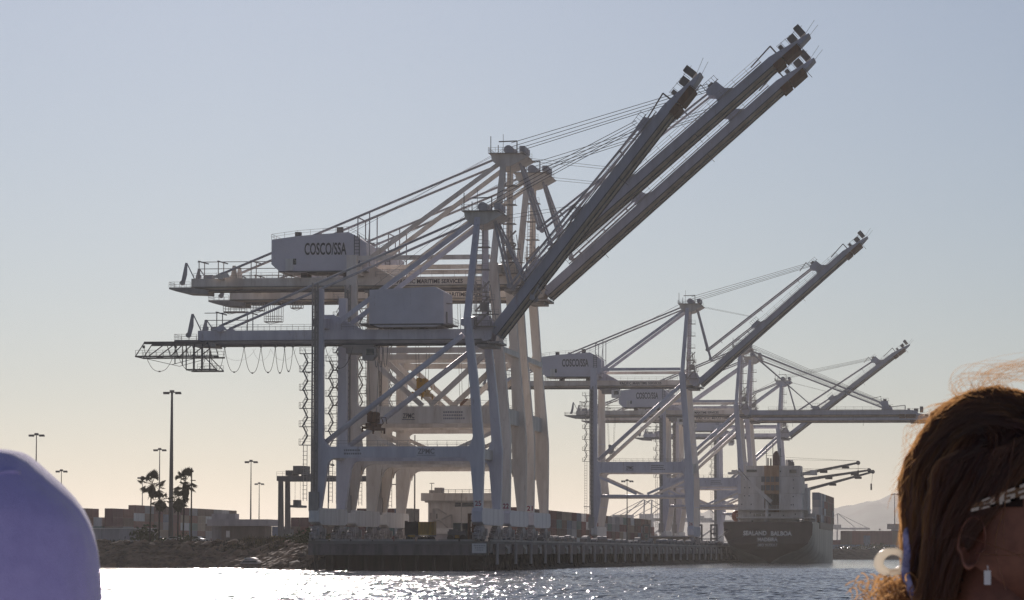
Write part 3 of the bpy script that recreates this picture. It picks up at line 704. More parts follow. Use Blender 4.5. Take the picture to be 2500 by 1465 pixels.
    for s in (-1, 1):
        sm = MB(); y_ = -hw-.9 if s < 0 else hw-1.2
        zlo, zhi = (18, 35.2) if S else (27, 48)
        nf = 5 if S else 6; dz = (zhi-zlo)/nf
        for i in range(nf+1):
            z = zlo+i*dz; sm.box(xe-2.4, xe+.2, y_, y_+1.2, z-.1, z+.02); sm.rail((xe-2.4, y_, z), (xe-.1, y_, z), 1.1).rail((xe-2.4, y_, z), (xe-2.4, y_+1.2, z), 1.2)
            if i < nf:
                zm_ = z+dz/2
                for (xa, za), (xb, zb3) in (((xe-.4, z), (xe-2.0, zm_)) if i % 1 else ((xe-1.9, z), (xe-.9, zm_)), ((xe-.9, zm_), (xe-1.7, z+dz))):
                    for q in (0, .7): sm.beam((xa, y_+.3+q, za), (xb, y_+.3+q, zb3), .1, .16); sm.beam((xa, y_+.3+q, za+1), (xb, y_+.3+q, zb3+1), .06, .06)
                    for j in range(5): t = j/5; sm.beam((xa+(xb-xa)*t, y_+.3, za+(zb3-za)*t), (xa+(xb-xa)*t, y_+1, za+(zb3-za)*t), .1, .06)
                sm.box(xe-1.4, xe+.2, y_, y_+1.2, zm_-.08, zm_)
        # caged ladder below the stairs
        for q in (-1.6, -.9): sm.beam((xe+q, y_+.4, 7.5), (xe+q, y_+.4, zlo), .1, .1)
        for j in range(int((zlo-8)/.8)): sm.beam((xe-1.6, y_+.4, 8+j*.8), (xe-.9, y_+.4, 8+j*.8), .08, .08); sm.beam((xe-1.7, y_-.1, 8+j*.8), (xe-.8, y_-.1, 8+j*.8), .06, .06)
        sm.box(xe-1.9, xe, y_, y_+1.2, 12.4, 12.6)
        B(sm, 'stairway', M_MIDST)
    # trolley with cabin
    tx = -24.5 if S else -27
    tr = B(MB().box(tx-3.2, tx+2.8, -3.2, 3.2, g0-.75, g0-.35).box(tx-2.6, tx+.6, -2.8, 2.8, g0-1.9, g0-.75), 'trolley', M_MIDST)
    B(MB().prism([(tx+.7, g0-.8), (tx+3.4, g0-.8), (tx+3.4, g0-2.4), (tx+2.6, g0-3.3), (tx+.7, g0-3.3)], -3.6, -1.5), 'operator_cabin', M_WHITE if not S else M_MIDST, tr)
    B(MB().box(tx+3.38, tx+3.43, -3.4, -1.7, g0-2.3, g0-1.1).box(tx+1.5, tx+3, -3.63, -3.58, g0-2.3, g0-1.1), 'cabin_window', M_GLASS, tr)
    if spreader:
        sx, szb, mm = spreader
        hb = MB(); hb.box(sx-1.2, sx+1.2, -6.1, 6.1, szb+.0, szb+.45).box(sx-1.1, sx+1.1, -2.4, 2.4, szb+.45, szb+1.2).box(sx-.9, sx+.9, -2.0, 2.0, szb+1.35, szb+2.6)
        for yy in (-1.6, -.4, .8): hb.disc((sx-.5, szb+3.0), .55, yy, yy+.35).disc((sx+.6, szb+2.9), .5, yy, yy+.35)
        for yy in (-6, 5.8): hb.box(sx-1.25, sx-.95, yy, yy+.3, szb-.6, szb+.5).box(sx+.95, sx+1.25, yy, yy+.3, szb-.6, szb+.5)
        hb.tube([(sx+1, -1, szb+1.9), (sx+1.8, -1, szb+2.1), (sx+2.1, -1, szb+1.2), (sx+1.5, -1, szb+.6)], .09, 6).tube([(sx+1, 0, szb+2.4), (sx+2.4, 0, szb+2.3), (sx+2.6, 0, szb+1.1)], .07, 6)
        spn = B(hb, 'spreader', mm)
        hr2 = MB()
        for qx in (-.9, .9):
            for yy in (-1.8, 1.8): hr2.tube([(sx+qx, yy, szb+2.9), (sx+qx*1.6, yy, g0-.4)], .04, 4)
        B(hr2, 'spreader_rope', M_ROPE, spn)
    return root, B, bp, g0, g1, rear
cr = {}
cr['A'] = crane('nearest, lowest crane, marked 25, with a blank machinery house and the steepest raised boom', 656.0, 13.0, True, 51.9, 63.0, '25', M_BLUEW, M_CREAM, spreader=(-22.2, 21.3, M_RUST), house_txt=False)
cr['B'] = crane('tall cream crane marked 22 right behind crane 25, its raised boom highest of all', 693.0, 12.4, False, 40.9, 75.5, '22', M_CREAM, M_CREAM, name_txt='PACIFIC MARITIME SERVICES', brace='V', spreader=(-18.8, 29.5, M_YEL))
cr['C'] = crane('tall cream crane, third from the wharf end, raised boom just below the highest boom', 729.0, 12.4, False, 41.4, 75.0, '21', M_CREAM, M_CREAM, name_txt='PACIFIC MARITIME SERVICES', brace='V', spreader=(-15.5, 27.0, M_RUST), house_txt=False)
cr['D'] = crane('grey crane marked 26 standing alone between the near cranes and the ship, boom raised', 1119.0, 12.0, False, 41.4, 71.5, '26', M_BLUEW, M_CREAM, name_txt='PACIFIC MARITIME SERVICES', spreader=None)
cr['E'] = crane('lowered-boom crane beside the ship, the upper of two level booms, house lettered COSCO/SSA', 1356.0, 12.0, False, 0.0, 68.0, '', M_BLUEW, M_CREAM, name_txt='PACIFIC MARITIME SERVICES', spreader=(-52.5, 36.5, M_MIDST), lowered=True)
cr['F'] = crane('lowered-boom crane beside the ship, the lower level boom, round emblem on its dark house', 1413.0, 12.0, False, 0.0, 71.0, '', M_BLUEW, M_CREAM, name_txt='PACIFIC MARITIME', house_txt=False, logo=True, lowered=True, apexdz=-.6)
cr['G'] = crane('farthest wharf crane, rising behind the ship funnel with its boom raised', 1623.0, 11.5, False, 37.6, 70.0, '', M_BLUEW, M_BLUEW, house_txt=False)
# festoon loops and hanging truss of crane 25
root, B, bp, g0, g1, rear = cr['A']
fx = [-58.3, -54.5, -51.0, -47.2, -43.9, -41.0, -39.1, -37.6, -31.4, -27.5]
def loop(xa, xb, dep, y_, r_=.05):
    return MB().tube([(xa+(xb-xa)*t, y_, g0-.6-dep*(1-abs(2*t-1)**2.6)) for t in [i/14 for i in range(15)]], r_, 5)
xs_ = [-66.5, -60.2, -53.6, -50.6, -46.8, -43.5, -40.7, -38.9, -37.3, -31.0, -25.6]
for i, (a, b) in enumerate(zip(xs_, xs_[1:])):
    dp = [4.6, 4.6, 4.5, 4.8, 5.0, 4.9, 5.0, 4.7, 5.0, 4.2][i]
    lp = B(loop(a, b, dp, -3.4), 'festoon_cable', M_ROPE); B(MB().box(a-.2, a+.2, -3.6, -3.2, g0-.75, g0-.2).box((a+b)/2-.16, (a+b)/2+.16, -3.55, -3.25, g0-.75-dp, g0-.5-dp), 'cable_clamp', M_DARK, lp)
for a, b in ((-21.5, -20.6), (-20.6, -19.8), (-19.8, -18.9)):
    B(loop(a, b, 4.0, -3.4), 'festoon_cable', M_ROPE)
for a, b in ((-53, -46), (-46.5, -43), (-43, -38), (-37, -31), (-31, -24)):
    B(loop(a, b, 2.2, 3.2, .02), 'messenger_wire', M_STAY)
ht = MB(); z1_, z0_ = g0+.3, g0-2.3
for yy in (-3.1, 3.1):
    ht.beam((-66.5, yy, z1_), (-54.5, yy, z1_), .35, .5); ht.beam((-68.2, yy, z0_), (-52.0, yy, z0_), .25, .3)
    ht.beam((-66.5, yy, z1_), (-68.2, yy, z0_), .16, .16)
    for a, b in ((-66.7, -61.6), (-61.6, -58), (-58, -53.5)): ht.beam(((a+b)/2-1.5, yy, z0_), (b-.5, yy, z1_), .18, .18); ht.beam((b-.5, yy, z1_), (b+.3, yy, z0_), .14, .14)
    ht.rail((-68.2, yy, z0_), (-52, yy, z0_), 1.3, 1.2)
    ht.beam((-68, yy, z0_), (-61, yy, z0_-1.6), .1, .1); ht.beam((-61, yy, z0_-1.6), (-56, yy, z0_-.3), .1, .1); ht.beam((-60.4, yy, z1_), (-60.4, yy, z0_-1.5), .18, .18)
    for xx in (-58.2, -56.6, -55.0): ht.beam((xx, yy, z1_), (xx, yy, z0_-2.6), .2, .2)
    ht.beam((-58.2, yy, z0_-2.6), (-52.2, yy, z0_-2.6), .2, .3); ht.beam((-54.8, yy, z0_), (-52.2, yy, z0_-2.6), .16, .16); ht.rail((-56, yy, z0_-2.6), (-52.3, yy, z0_-2.6), 1)
for xx in (-68.2, -64, -60.4, -56.6, -53): ht.beam((xx, -3.1, z0_), (xx, 3.1, z0_), .2, .2)
B(ht, 'maintenance_truss', M_DARK)
# hanging service cages under the girder of crane 21
root, B, bp, g0, g1, rear = cr['C']
def cage(x0, x1, zb, nm='service_cage'):
    m = MB().box(x0, x1, -3.6, -1.6, zb-.15, zb)
    for xx in [x0+(x1-x0)*i/4 for i in range(5)]:
        for yy in (-3.6, -1.6): m.beam((xx, yy, zb), (xx, yy, g0), .1, .1)
    for z in (zb+.55, zb+1.1): m.beam((x0, -3.6, z), (x1, -3.6, z), .07, .07); m.beam((x0, -1.6, z), (x1, -1.6, z), .07, .07)
    m.beam((x0, -3.6, zb-.15), (x0+1.4, -3.6, zb-.6), .1, .1); m.beam((x1, -3.6, zb-.15), (x0+1.4, -3.6, zb-.6), .1, .1)
    B(m, nm, M_MIDST)
cage(-67.2, -62.5, g0-1.9); cage(-61.2, -58.6, g0-1.7); cage(-58.3, -54.6, g0-4.1); cage(-52.6, -50.2, g0-1.2)
# ================================================================ SHIP
sh = empty('container_ship', (-90.3, 1185, 0), label='dark-hulled container ship moored stern-on at the wharf, lettered SEALAND BALBOA', cat='ship')
def T(mb, n, m, par=None, **k): return mb.build(n, m, par or sh, **k)
BM = 30.2; XC = BM/2; DZ = 13.0; LEN = 205
M_HULLD = mat('dark_hull', (0.06, 0.035, 0.033), 0.55, second=(0.04, 0.025, 0.022), scale=0.2)
M_HULLG = mat('sky_tinted_hull', (0.25, 0.275, 0.25), 0.5, second=(0.13, 0.14, 0.125), scale=0.15)  # grey-green side tone stands in for sky reflected at a grazing angle
M_SUP = mat('superstructure_white', (0.70, 0.66, 0.63), 0.55, second=(0.5, 0.45, 0.41), scale=0.25)
weather(M_SUP, .56)
M_STAIN = mat('rust_stained_white', (0.48, 0.30, 0.18), 0.7, second=(0.34, 0.16, 0.08), scale=0.5)
ZL = [14.0, 13.0, 9.5, 6.5, 4.6, 3.4, 2.0, 0.3, -2.5]
def sec(y):   # half breadths at the levels above
    A0 = np.array([14.9, 15.1, 14.9, 13.3, 10.5, 7, 3.5, .6, .2]); A1 = np.array([15.1, 15.1, 15.1, 14.8, 14.0, 12.8, 10.5, 7.2, 2]); A2 = np.array([15.1]*5+[15.0, 14.2, 12, 8])
    if y < 16: t = y/16; return list(A0*(1-t)+A1*t)
    if y < 40: t = (y-16)/24; return list(A1*(1-t)+A2*t)
    if y < 150: return [15.1]*9 if y > 60 else list(A2)
    t = (y-150)/(LEN-150); return [max(.05, 15.1*(1-t**(2.6-.22*i)) if t > 0 else 15.1) for i in range(9)]
ys_ = [0, 1.5, 3, 5, 8, 12, 17, 23, 30, 40, 60, 100, 149, 160, 172, 184, 194, 200, LEN]
V = []; 
for y in ys_:
    hb = sec(y); e = 0
    for i, z in enumerate(ZL):
        yy = max(y, (5.5-z)*1.2 if z < 5.5 else 0)
        V.append((XC-hb[i], yy, z + (2.5*max(0, (y-150)/55) if i < 2 else 0)))
    for i, z in reversed(list(enumerate(ZL))): 
        yy = max(y, (5.5-z)*1.2 if z < 5.5 else 0)
        V.append((XC+hb[i], yy, z + (2.5*max(0, (y-150)/55) if i < 2 else 0)))
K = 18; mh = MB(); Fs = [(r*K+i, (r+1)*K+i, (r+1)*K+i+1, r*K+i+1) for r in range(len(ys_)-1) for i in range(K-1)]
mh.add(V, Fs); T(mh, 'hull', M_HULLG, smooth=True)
mt_ = MB(); vv = []
for i in range(K): x, y, z = V[i]; vv.append((x, y-.06, z))
mt_.add(vv, [(i, i+1, K-2-i, K-1-i) for i in range(8)]); 
hu = T(mt_, 'transom', M_HULLD)
# dark band wrapping the quarter
q = MB(); q.add([(XC-15.16, 0, 13.9), (XC-15.16, 60, 13.9), (XC-15.16, 60, 1), (XC-15.0, 0, 9.4)], [(0, 1, 2, 3)]); T(q, 'quarter_paint', M_HULLD)
T(MB().add([(XC-15.1, .3, 13.0), (XC+15.1, .3, 13.0), (XC+15.1, 149, 13.0), (XC-15.1, 149, 13.0), (XC+9, 185, 14), (XC-9, 185, 14)], [(0, 1, 2, 4, 5, 3)]), 'main_deck', M_MIDST)
M_SHL = mat('pale_ship_lettering', (0.85, 0.84, 0.8), .6, var=.05)
lettering('SEALAND', XC-8.5, XC-.5, 9.3, 10.9, -.1, M_SHL, sh, 'ship_name', .04); lettering('BALBOA', XC+.9, XC+8.0, 9.2, 10.8, -.1, M_SHL, sh, 'ship_name', .04)
lettering('MADEIRA', XC-3.6, XC+3.2, 7.3, 8.6, -.1, M_SHL, sh, 'home_port', .04); lettering('IMO 9173317', XC-3.5, XC+3.1, 5.6, 6.5, -.1, M_SHL, sh, 'ship_name')
# P() converts a pixel at the superstructure face into ship coordinates
def P(px, py, Y=1190.0):
    p = at(px, py, Y); return p.x+90.3, p.z
def bxp(mb, px0, px1, py0, py1, y0, y1, Y=1190.0):
    a, b = P(px0, py1, Y), P(px1, py0, Y); return mb.box(a[0], b[0], y0, y1, a[1], b[1])
# deck house: open stern deck with pillars, then blocks
m = MB(); bxp(m, 1800, 1955, 1205, 1262, 9, 26); T(m, 'lower_house', M_SUP)
m = MB(); bxp(m, 1806, 1957, 1163, 1204.5, 10, 25); T(m, 'mid_house', M_SUP)
m = MB(); bxp(m, 1818, 1952, 1136, 1162.5, 10.5, 24); T(m, 'upper_house', M_SUP)
m = MB(); bxp(m, 1772, 1817.5, 1151, 1156, 14, 20); bxp(m, 1952.5, 1990, 1152, 1158, 14, 20); bxp(m, 1974, 1989, 1146, 1152, 14, 19); bxp(m, 1781, 1792, 1146, 1151, 14, 19); T(m, 'bridge_wing', M_SUP)
m = MB(); bxp(m, 1800, 1984, 1262.5, 1265.5, 1.2, 27); bxp(m, 1795, 1972, 1242, 1245, 4, 27); 
for px in (1803, 1833, 1868, 1905, 1935, 1962, 1980): bxp(m, px, px+2, 1265.5, 1283, 1.4, 1.8)
T(m, 'stern_deck', M_SUP)
m = MB(); bxp(m, 1806, 1950, 1266, 1283, 6, 9); T(m, 'aft_bulkhead', M_SUP)
m = MB(); bxp(m, 1864, 1900, 1136, 1250, 9.0, 9.9); T(m, 'funnel_casing', M_STAIN)
m = MB()
for i in range(4):
    bxp(m, 1857+i*11.4, 1866+i*11.4, 1163, 1176, 8.7, 9.0); bxp(m, 1857+i*11.4, 1866+i*11.4, 1184, 1197, 8.7, 9.0)
T(m, 'louvre', M_DARK)
m = MB(); bxp(m, 1820, 1845, 1146, 1152, 10.2, 10.5); bxp(m, 1925, 1942, 1146, 1154, 10.2, 10.5); T(m, 'window', M_GLASS)
m = MB()
for px, py in ((1815, 1169), (1816, 1190), (1827, 1190), (1816, 1210), (1827, 1210), (1809, 1231), (1832, 1231), (1935, 1171), (1935, 1191), (1935, 1212), (1930, 1232), (1935, 1232), (1830, 1252), (1911, 1258), (1940, 1255), (1928, 1280), (1903, 1150)):
    bxp(m, px-1.2, px+1.2, py-1.5, py+1.5, 8.9 if py > 1204 else 9.9, 10.1 if py <= 1204 else 9.1)
bxp(m, 1834, 1838, 1271, 1283, 5.8, 6.1); bxp(m, 1838, 1880, 1254, 1260, 8.8, 9.0); bxp(m, 1880, 1925, 1262, 1264, 8.6, 8.9)
T(m, 'porthole', M_GLASS)
# funnel, masts
fu = T(MB().prism([P(1882, 1136), P(1884, 1106), P(1888, 1100), P(1893, 1099), P(1897, 1110), P(1898, 1136)], 14, 20), 'funnel', mat('funnel_red', (0.10, 0.035, 0.03), .6))
m = MB()
for px, a, b in ((1866, 1136, 1084), (1882, 1136, 1078), (1900, 1136, 1092), (1870, 1136, 1116), (1877, 1136, 1117)):
    p0, p1 = P(px, a), P(px, b); m.beam((p0[0], 16, p0[1]), (p1[0], 16, p1[1]), .5 if b > 1110 else .22, .5 if b > 1110 else .22)
for px0, px1, py in ((1852, 1870, 1105), (1864, 1884, 1110), (1895, 1905, 1112)):
    p0, p1 = P(px0, py), P(px1, py); m.beam((p0[0], 16, p0[1]), (p1[0], 16, p1[1]), .12, .12)
bxp(m, 1921, 1934, 1126, 1136, 14, 17); p0, p1 = P(1920, 1122), P(1934, 1134); m.beam((p0[0], 15, p0[1]), (p1[0], 15, p1[1]), .8, .8)
T(m, 'mast', M_DARK)
m = MB()
for (a, b, c, d) in ((1818, 1136, 1845, 1136), (1952, 1152, 1990, 1152), (1800, 1262, 1984, 1262), (1800, 1242, 1972, 1242), (1768, 1283, 1985, 1284)):
    p0, p1 = P(a, b), P(c, d); m.rail((p0[0], 1.3 if b > 1260 else 9, p0[1]), (p1[0], 1.3 if b > 1260 else 9, p1[1]), 2, 1.1, .09)
T(m, 'handrail', M_SUP)
# stores crane in front of the house (diagonal pale jib)
p0, p1, p2 = P(1873, 1222), P(1797, 1148), P(1871, 1283)
sc_ = T(MB().tube([(p2[0], 5, p2[1]), (p0[0], 5, p0[1]+1)], .55, 8), 'stores_crane', M_SUP)
T(MB().beam((p0[0]+1.5, 4.2, p0[1]-.5), (p1[0], 3.5, p1[1]), .7, 1.3, .4, .6), 'jib', M_SUP, sc_)
p3 = P(1883, 1235); T(MB().tube([(p1[0]+1, 3.4, p1[1]+.6), (p3[0], 4.2, p3[1])], .16, 5), 'jib_rope', M_DARK, sc_)
# lifeboat
p = P(1792, 1259)
lb = MB(); V = []
for i, (yy, s_) in enumerate(((0, .15), (.8, .8), (2.5, 1), (6, 1), (8, .75), (8.8, .1))):
    for a in range(10): V.append((p[0]+1.5*s_*math.cos(a*math.pi/5), 11+yy, p[1]+2.0*s_*math.sin(a*math.pi/5)))
lb.add(V, [(k*10+a, k*10+(a+1) % 10, (k+1)*10+(a+1) % 10, (k+1)*10+a) for k in range(5) for a in range(10)] + [tuple(range(9, -1, -1)), tuple(range(50, 60))])
lbo = lb.build('lifeboat', mat('lifeboat_orange', (0.38, 0.06, 0.02), .5, var=.05), None, smooth=True)
lbo.location = sh.location; tag(lbo, 'orange enclosed lifeboat hanging at the left of the ship stern', 'lifeboat')
m = MB()
for yy in (12.5, 18): m.beam((p[0]-.2, yy, p[1]+1.8), (p[0]-.2, yy, p[1]+3.8), .3, .3); m.beam((p[0]-.3, yy, p[1]+3.8), (p[0]+3.3, yy, p[1]+3.8), .35, .35); m.beam((p[0]+2.9, yy, 13), (p[0]+2.9, yy, p[1]+3.9), .4, .4)
T(m, 'davit', M_SUP)
# cargo crane jibs reaching out over the water
def cx_(Y, px, py): p = at(px, py, Y); return Vector((p.x+90.3, Y-1185, p.z))
for (Yb, a, b, drop) in ((1222, (1955, 1158), (2095, 1130), (2095, 1158)), (1262, (1958, 1172), (2122, 1148), None), (1302, (1968, 1196), (2131, 1152), (2127, 1190))):
    A_, B_ = cx_(Yb, *a), cx_(Yb, *b)
    jj = T(MB().beam(A_, B_, .9, 1.15, .55, .7).disc((B_.x, B_.z), .75, B_.y-.4, B_.y+.4), 'cargo_jib', M_DARK)
    mm = MB()
    for t in (.4, .78): q = A_.lerp(B_, t); mm.box(q.x-1.3, q.x+1.3, q.y-.5, q.y+.5, q.z-1.15, q.z-.3)
    for dz in (0, .8): mm.tube([Vector((XC+4, A_.y, 36-(Yb-1222)*.08+dz)), B_+Vector((0, 0, .7))], .04, 4)
    if drop: d_ = cx_(Yb, *drop); mm.tube([B_, d_], .05, 4); mm.box(d_.x-.3, d_.x+.3, d_.y-.3, d_.y+.3, d_.z-1, d_.z+1.4)
    T(mm, 'jib_rigging', M_ROPE, jj)
    T(MB().tube([(A_.x-4, A_.y, 13), (A_.x-4, A_.y, A_.z+5)], 1.3, 10).box(A_.x-5.5, A_.x+.5, A_.y-1.6, A_.y+1.6, A_.z-1.5, A_.z+2.2), 'crane_pedestal', M_SUP)
T(MB().box(25.2, 27.4, 26, 40, 13, 26).box(27.5, 30, 22, 30, 13, 17), 'forward_casing', M_SUP)
T(MB().box(26.5, 30.25, 48, 146, 13.0, 14.3).box(30.2, 30.5, 46, 147, 11.9, 14.2), 'hatch_coaming', M_HULLD)

for x0_, z0_, yb in ((1.2, 11.6, -28), (2.5, 11.4, -46), (14, 11.5, -40)):
    T(MB().tube([(x0_+(-3.2-x0_)*t, yb*t, z0_+(6.1-z0_)*t-3.2*t*(1-t)) for t in [i/10 for i in range(11)]], .07, 5), 'mooring_line', M_ROPE)
# ================================================================ CONTAINERS
PAL = {'rust red': (0.310, 0.116, 0.093), 'brown': (0.240, 0.147, 0.116), 'grey': (0.403, 0.388, 0.403), 'slate blue': (0.186, 0.232, 0.326), 'pale grey': (0.651, 0.620, 0.605), 'teal': (0.155, 0.264, 0.248), 'maroon': (0.217, 0.078, 0.085), 'tan': (0.465, 0.357, 0.264), 'white': (0.800, 0.800, 0.775)}
CM = {}
def cont_mesh(c):
    if c in CM: return CM[c]
    L, Wd, H = 12.19, 2.44, 2.59; m = MB()
    pts = []; n = 26
    m.box(.06, Wd-.06, .06, L-.06, .12, H-.06)
    for xx in (0, Wd-.12):
        for yy in (0, L-.12): m.box(xx, xx+.12, yy, yy+.12, 0, H)
        m.box(xx, xx+.12, .12, L-.12, 0, .16); m.box(xx, xx+.12, .12, L-.12, H-.1, H)
    for yy in (0, L-.12): m.box(.12, Wd-.12, yy, yy+.12, 0, .16); m.box(.12, Wd-.12, yy, yy+.12, H-.12, H)
    for i in range(n):
        yy = .25+i*(L-.5)/n
        m.box(.02, .0599, yy, yy+.24, .16, H-.1); m.box(Wd-.0599, Wd-.02, yy, yy+.24, .16, H-.1)
    for xx in (.45, .8, 1.5, 1.9): m.beam((xx, .03, .2), (xx, .03, H-.2), .05, .05)
    m.box(Wd/2-.02, Wd/2+.02, .02, .06, .16, H-.12)
    me = bpy.data.meshes.new('shipping_container'); me.from_pydata(m.v, [], m.f); me.materials.append(mat('container_'+c.replace(' ', '_'), PAL[c], .6, var=.1, scale=.9))
    CM[c] = me; return me
rc = random.Random(21); TI = ['bottom', 'second', 'third', 'fourth', 'top fifth', 'sixth']
OR = lambda n: '%d%s' % (n, 'th' if 10 <= n % 100 <= 20 else {1: 'st', 2: 'nd', 3: 'rd'}.get(n % 10, 'th'))
def stack(X, Y, n, tiers, where, group, z0=DK, dx=0, dy=12.8, cols=None, hfun=None):
    for i in range(n):
        h = hfun(i) if hfun else tiers
        for k in range(h):
            c = rc.choices(list(PAL), (5, 5, 2.2, 2, 2, 1.2, 3.5, 2, .8) if cols is None else cols)[0]
            o = bpy.data.objects.new('shipping_container', cont_mesh(c)); COL.objects.link(o)
            o.location = (X+dx*i, Y+dy*i, z0+k*2.6+.02)
            tag(o, '%s container, %s tier, %s column of the %s' % (c, TI[k], OR(i+1), where), 'container', group)
p = at(228, 1300, 985); stack(p.x, 985, 1, 3, 'low step left of the small block', 'containers stacked in the yard')
p = at(255, 1300, 985); stack(p.x, 985, 2, 4, 'small block by the lavender sleeve', 'containers stacked in the yard')
p = at(203, 1300, 985); stack(p.x-1, 985, 1, 4, 'block cut by the lavender sleeve', 'containers stacked in the yard')
p = at(313, 1300, 1106); stack(p.x, 1106, 12, 5, 'long block behind the palms', 'containers stacked in the yard')
p = at(520, 1300, 1000); stack(p.x, 1290, 3, 5, 'block behind the flat-roofed shed', 'containers stacked in the yard')
p = at(664, 1300, 985); stack(p.x, 985, 15, 4, 'block behind crane 25', 'containers stacked in the yard', dx=2.75, dy=0, hfun=lambda i: [2, 2, 3, 3, 4, 4, 4, 4, 3, 4, 4, 4, 4, 4, 4][i])
stack(-132.4, 954.8, 31, 4, 'long wall right of crane 21', 'containers stacked in the yard', hfun=lambda i: 4 if i < 30 else 3)
stack(-132.4, 1006+27*12.8, 1, 2, 'low end beyond the long wall', 'containers stacked in the yard')
stack(-90.3+27.5, 1235, 4, 4, 'aft deck bays on the ship', 'containers on the ship', z0=14.35, cols=(2, 2, 3, 1, 5, 0, 1, 1, 5))
stack(-90.3+27.5, 1290, 5, 4, 'forward deck bays on the ship', 'containers on the ship', z0=14.35, cols=(6, 6, 1, 0, 0, 0, 2, 0, 0), dy=12.7)


# ================================================================ YARD
def light_mast(px, ytop, ybase, Y, label, arm=1.0, r0=.35):
    a = at(px, ytop, Y); zb = 5.4
    r = empty('light_mast', (a.x, Y, zb), label=label, cat='light mast', group='tall light masts in the yard')
    H = a.z-zb
    MB().tube([(0, 0, 0), (0, 0, H*.55), (0, 0, H)], r0, 10, r0*.4).build('pole', M_DARK, r, True)
    m = MB().box(-1.9*arm, 1.9*arm, -.25, .25, H-.1, H+.12)
    for q in (-1.8, -1.1, .8, 1.5): m.box(q*arm, (q+.55)*arm, -.6, .1, H-.45, H-.1)
    m.box(-.4*arm, .4*arm, -.5, .5, H, H+.5)
    m.build('lamp_head', M_DARK, r)
light_mast(420, 958, 1300, 800, 'tallest light mast, rising between the palm trees', 1.1, .62)
light_mast(390, 1098, 1300, 1000, 'thin light mast just left of the tallest mast', 1.0, .28)
light_mast(89, 1062, 1300, 900, 'light mast behind the lavender shoulder, the taller of two', 1.1, .3)
light_mast(150, 1150, 1300, 1000, 'short light mast just right of the lavender shoulder top', .9, .25)
light_mast(348, 1166, 1300, 1150, 'light mast left of the palm trees', .9, .25)
light_mast(613, 1127, 1300, 1000, 'light mast left of the yard gantry, the taller of the pair', 1.0, .28)
light_mast(633, 1181, 1300, 1250, 'light mast left of the yard gantry, the shorter of the pair', .9, .25)
light_mast(802, 1134, 1300, 1050, 'light mast between the landside legs of crane 25', .9, .25)
light_mast(1531, 1174, 1300, 1100, 'light mast standing in front of the container wall under crane 26', 1.0, .25)
light_mast(2184, 1207, 1300, 2050, 'distant light mast beside the hair of the woman', 1.2, .4)
light_mast(2148, 1292, 1300, 2100, 'distant small mast above the far red containers', .3, .4)
a = at(1013, 1062, 760)
r = empty('flag_pole', (a.x, 760, 5.4), label='thin dark pole left of the white control building', cat='pole')
MB().tube([(0, 0, 0), (0, 0, a.z-5.4)], .2, 8, .12).build('pole_shaft', M_DARK, r, True)
a = at(468, 1142, 752)
r = empty('utility_pole', (a.x, 752, 5.4), label='wooden utility pole with crossarms right of the palm trees', cat='utility pole')
H = a.z-5.4; MB().tube([(0, 0, 0), (0, 0, H)], .2, 8, .13).build('pole_shaft', M_PILE, r, True)
MB().box(-.8, .25, -.08, .08, H-.45, H-.3).box(-.2, .9, -.08, .08, H-2.9, H-2.7).box(-.75, -.45, -.15, .15, H-.6, H-.1).box(.1, .4, -.15, .15, H-1, H-.55).build('crossarm', M_PILE, r)

# palms
def palm(px, ytop, ybase, Y, seed, label, R_=1.9, skirt=1.5, lean=0.0, skh=1.6):
    rn = random.Random(seed); a = at(px, ytop, Y); zb = 5.3; H = a.z-zb-R_*.75
    r = empty('palm_tree', (a.x, Y, zb), label=label, cat='palm tree', group='palm trees on the shore')
    tp = [(lean*(t**2)*1.0-lean, 0, H*t) for t in [i/8 for i in range(9)]]
    MB().tube([(x, y, z) for x, y, z in tp], .2, 8, .15).build('trunk', M_PILE, r, True)
    sk = MB(); V = []
    for k, (t, rr) in enumerate(((0, .18), (.15, .55), (.45, 1), (.75, .85), (1, .3))):
        for i in range(12): q = rr*skirt*.55*rn.uniform(.85, 1.15); V.append((q*math.cos(i*.5236), q*math.sin(i*.5236), H-skh*1.55*(1-t)-.1))
    sk.add(V, [(k*12+i, k*12+(i+1) % 12, (k+1)*12+(i+1) % 12, (k+1)*12+i) for k in range(4) for i in range(12)])
    for _ in range(90):
        an = rn.random()*6.28; z = H-rn.random()*skh*1.5; q = skirt*.5; p_ = Vector((q*math.cos(an)*.8, q*math.sin(an)*.8, z)); e = p_+Vector((math.cos(an)*.3, math.sin(an)*.3, -.7)); s_ = Vector((-math.sin(an), math.cos(an), 0))*.12
        sk.add([p_-s_, p_+s_, e], [(0, 1, 2)])
    sk.build('dead_skirt', M_SCRUB, r)
    cr_ = MB()
    for i in range(24):
        an = rn.random()*6.28; el = rn.uniform(-.8, 1.4); d = Vector((math.cos(an)*math.cos(el), math.sin(an)*math.cos(el), math.sin(el)))
        st = rn.uniform(.45, .8)*R_; b_ = Vector((0, 0, H)); c_ = b_+d*st+Vector((0, 0, -.12*st))
        cr_.tube([b_, (b_+c_)/2+Vector((0, 0, .08)), c_], .035, 4)
        u = d.cross(Vector((rn.gauss(0, .3), rn.gauss(0, .3), 1))).normalized(); fr = rn.uniform(.38, .55)*R_
        for j in range(13):
            b2 = (j-6)/6*1.55; e = (d*math.cos(b2)+u*math.sin(b2)).normalized(); tip_ = c_+e*fr*(1-.25*abs(b2)/1.5)+Vector((0, 0, -.22*fr*abs(b2))); nrm = e.cross(d.cross(u)).normalized()*.055*R_
            cr_.add([c_-nrm*.3, c_+e*fr*.5-nrm, tip_, c_+e*fr*.5+nrm], [(0, 1, 2, 3)])
    cr_.build('crown', M_SCRUB, r)
palm(371, 1157, 1312, 752, 1, 'taller left palm tree of the left pair', 3.2, 1.7, .35, 1.9)
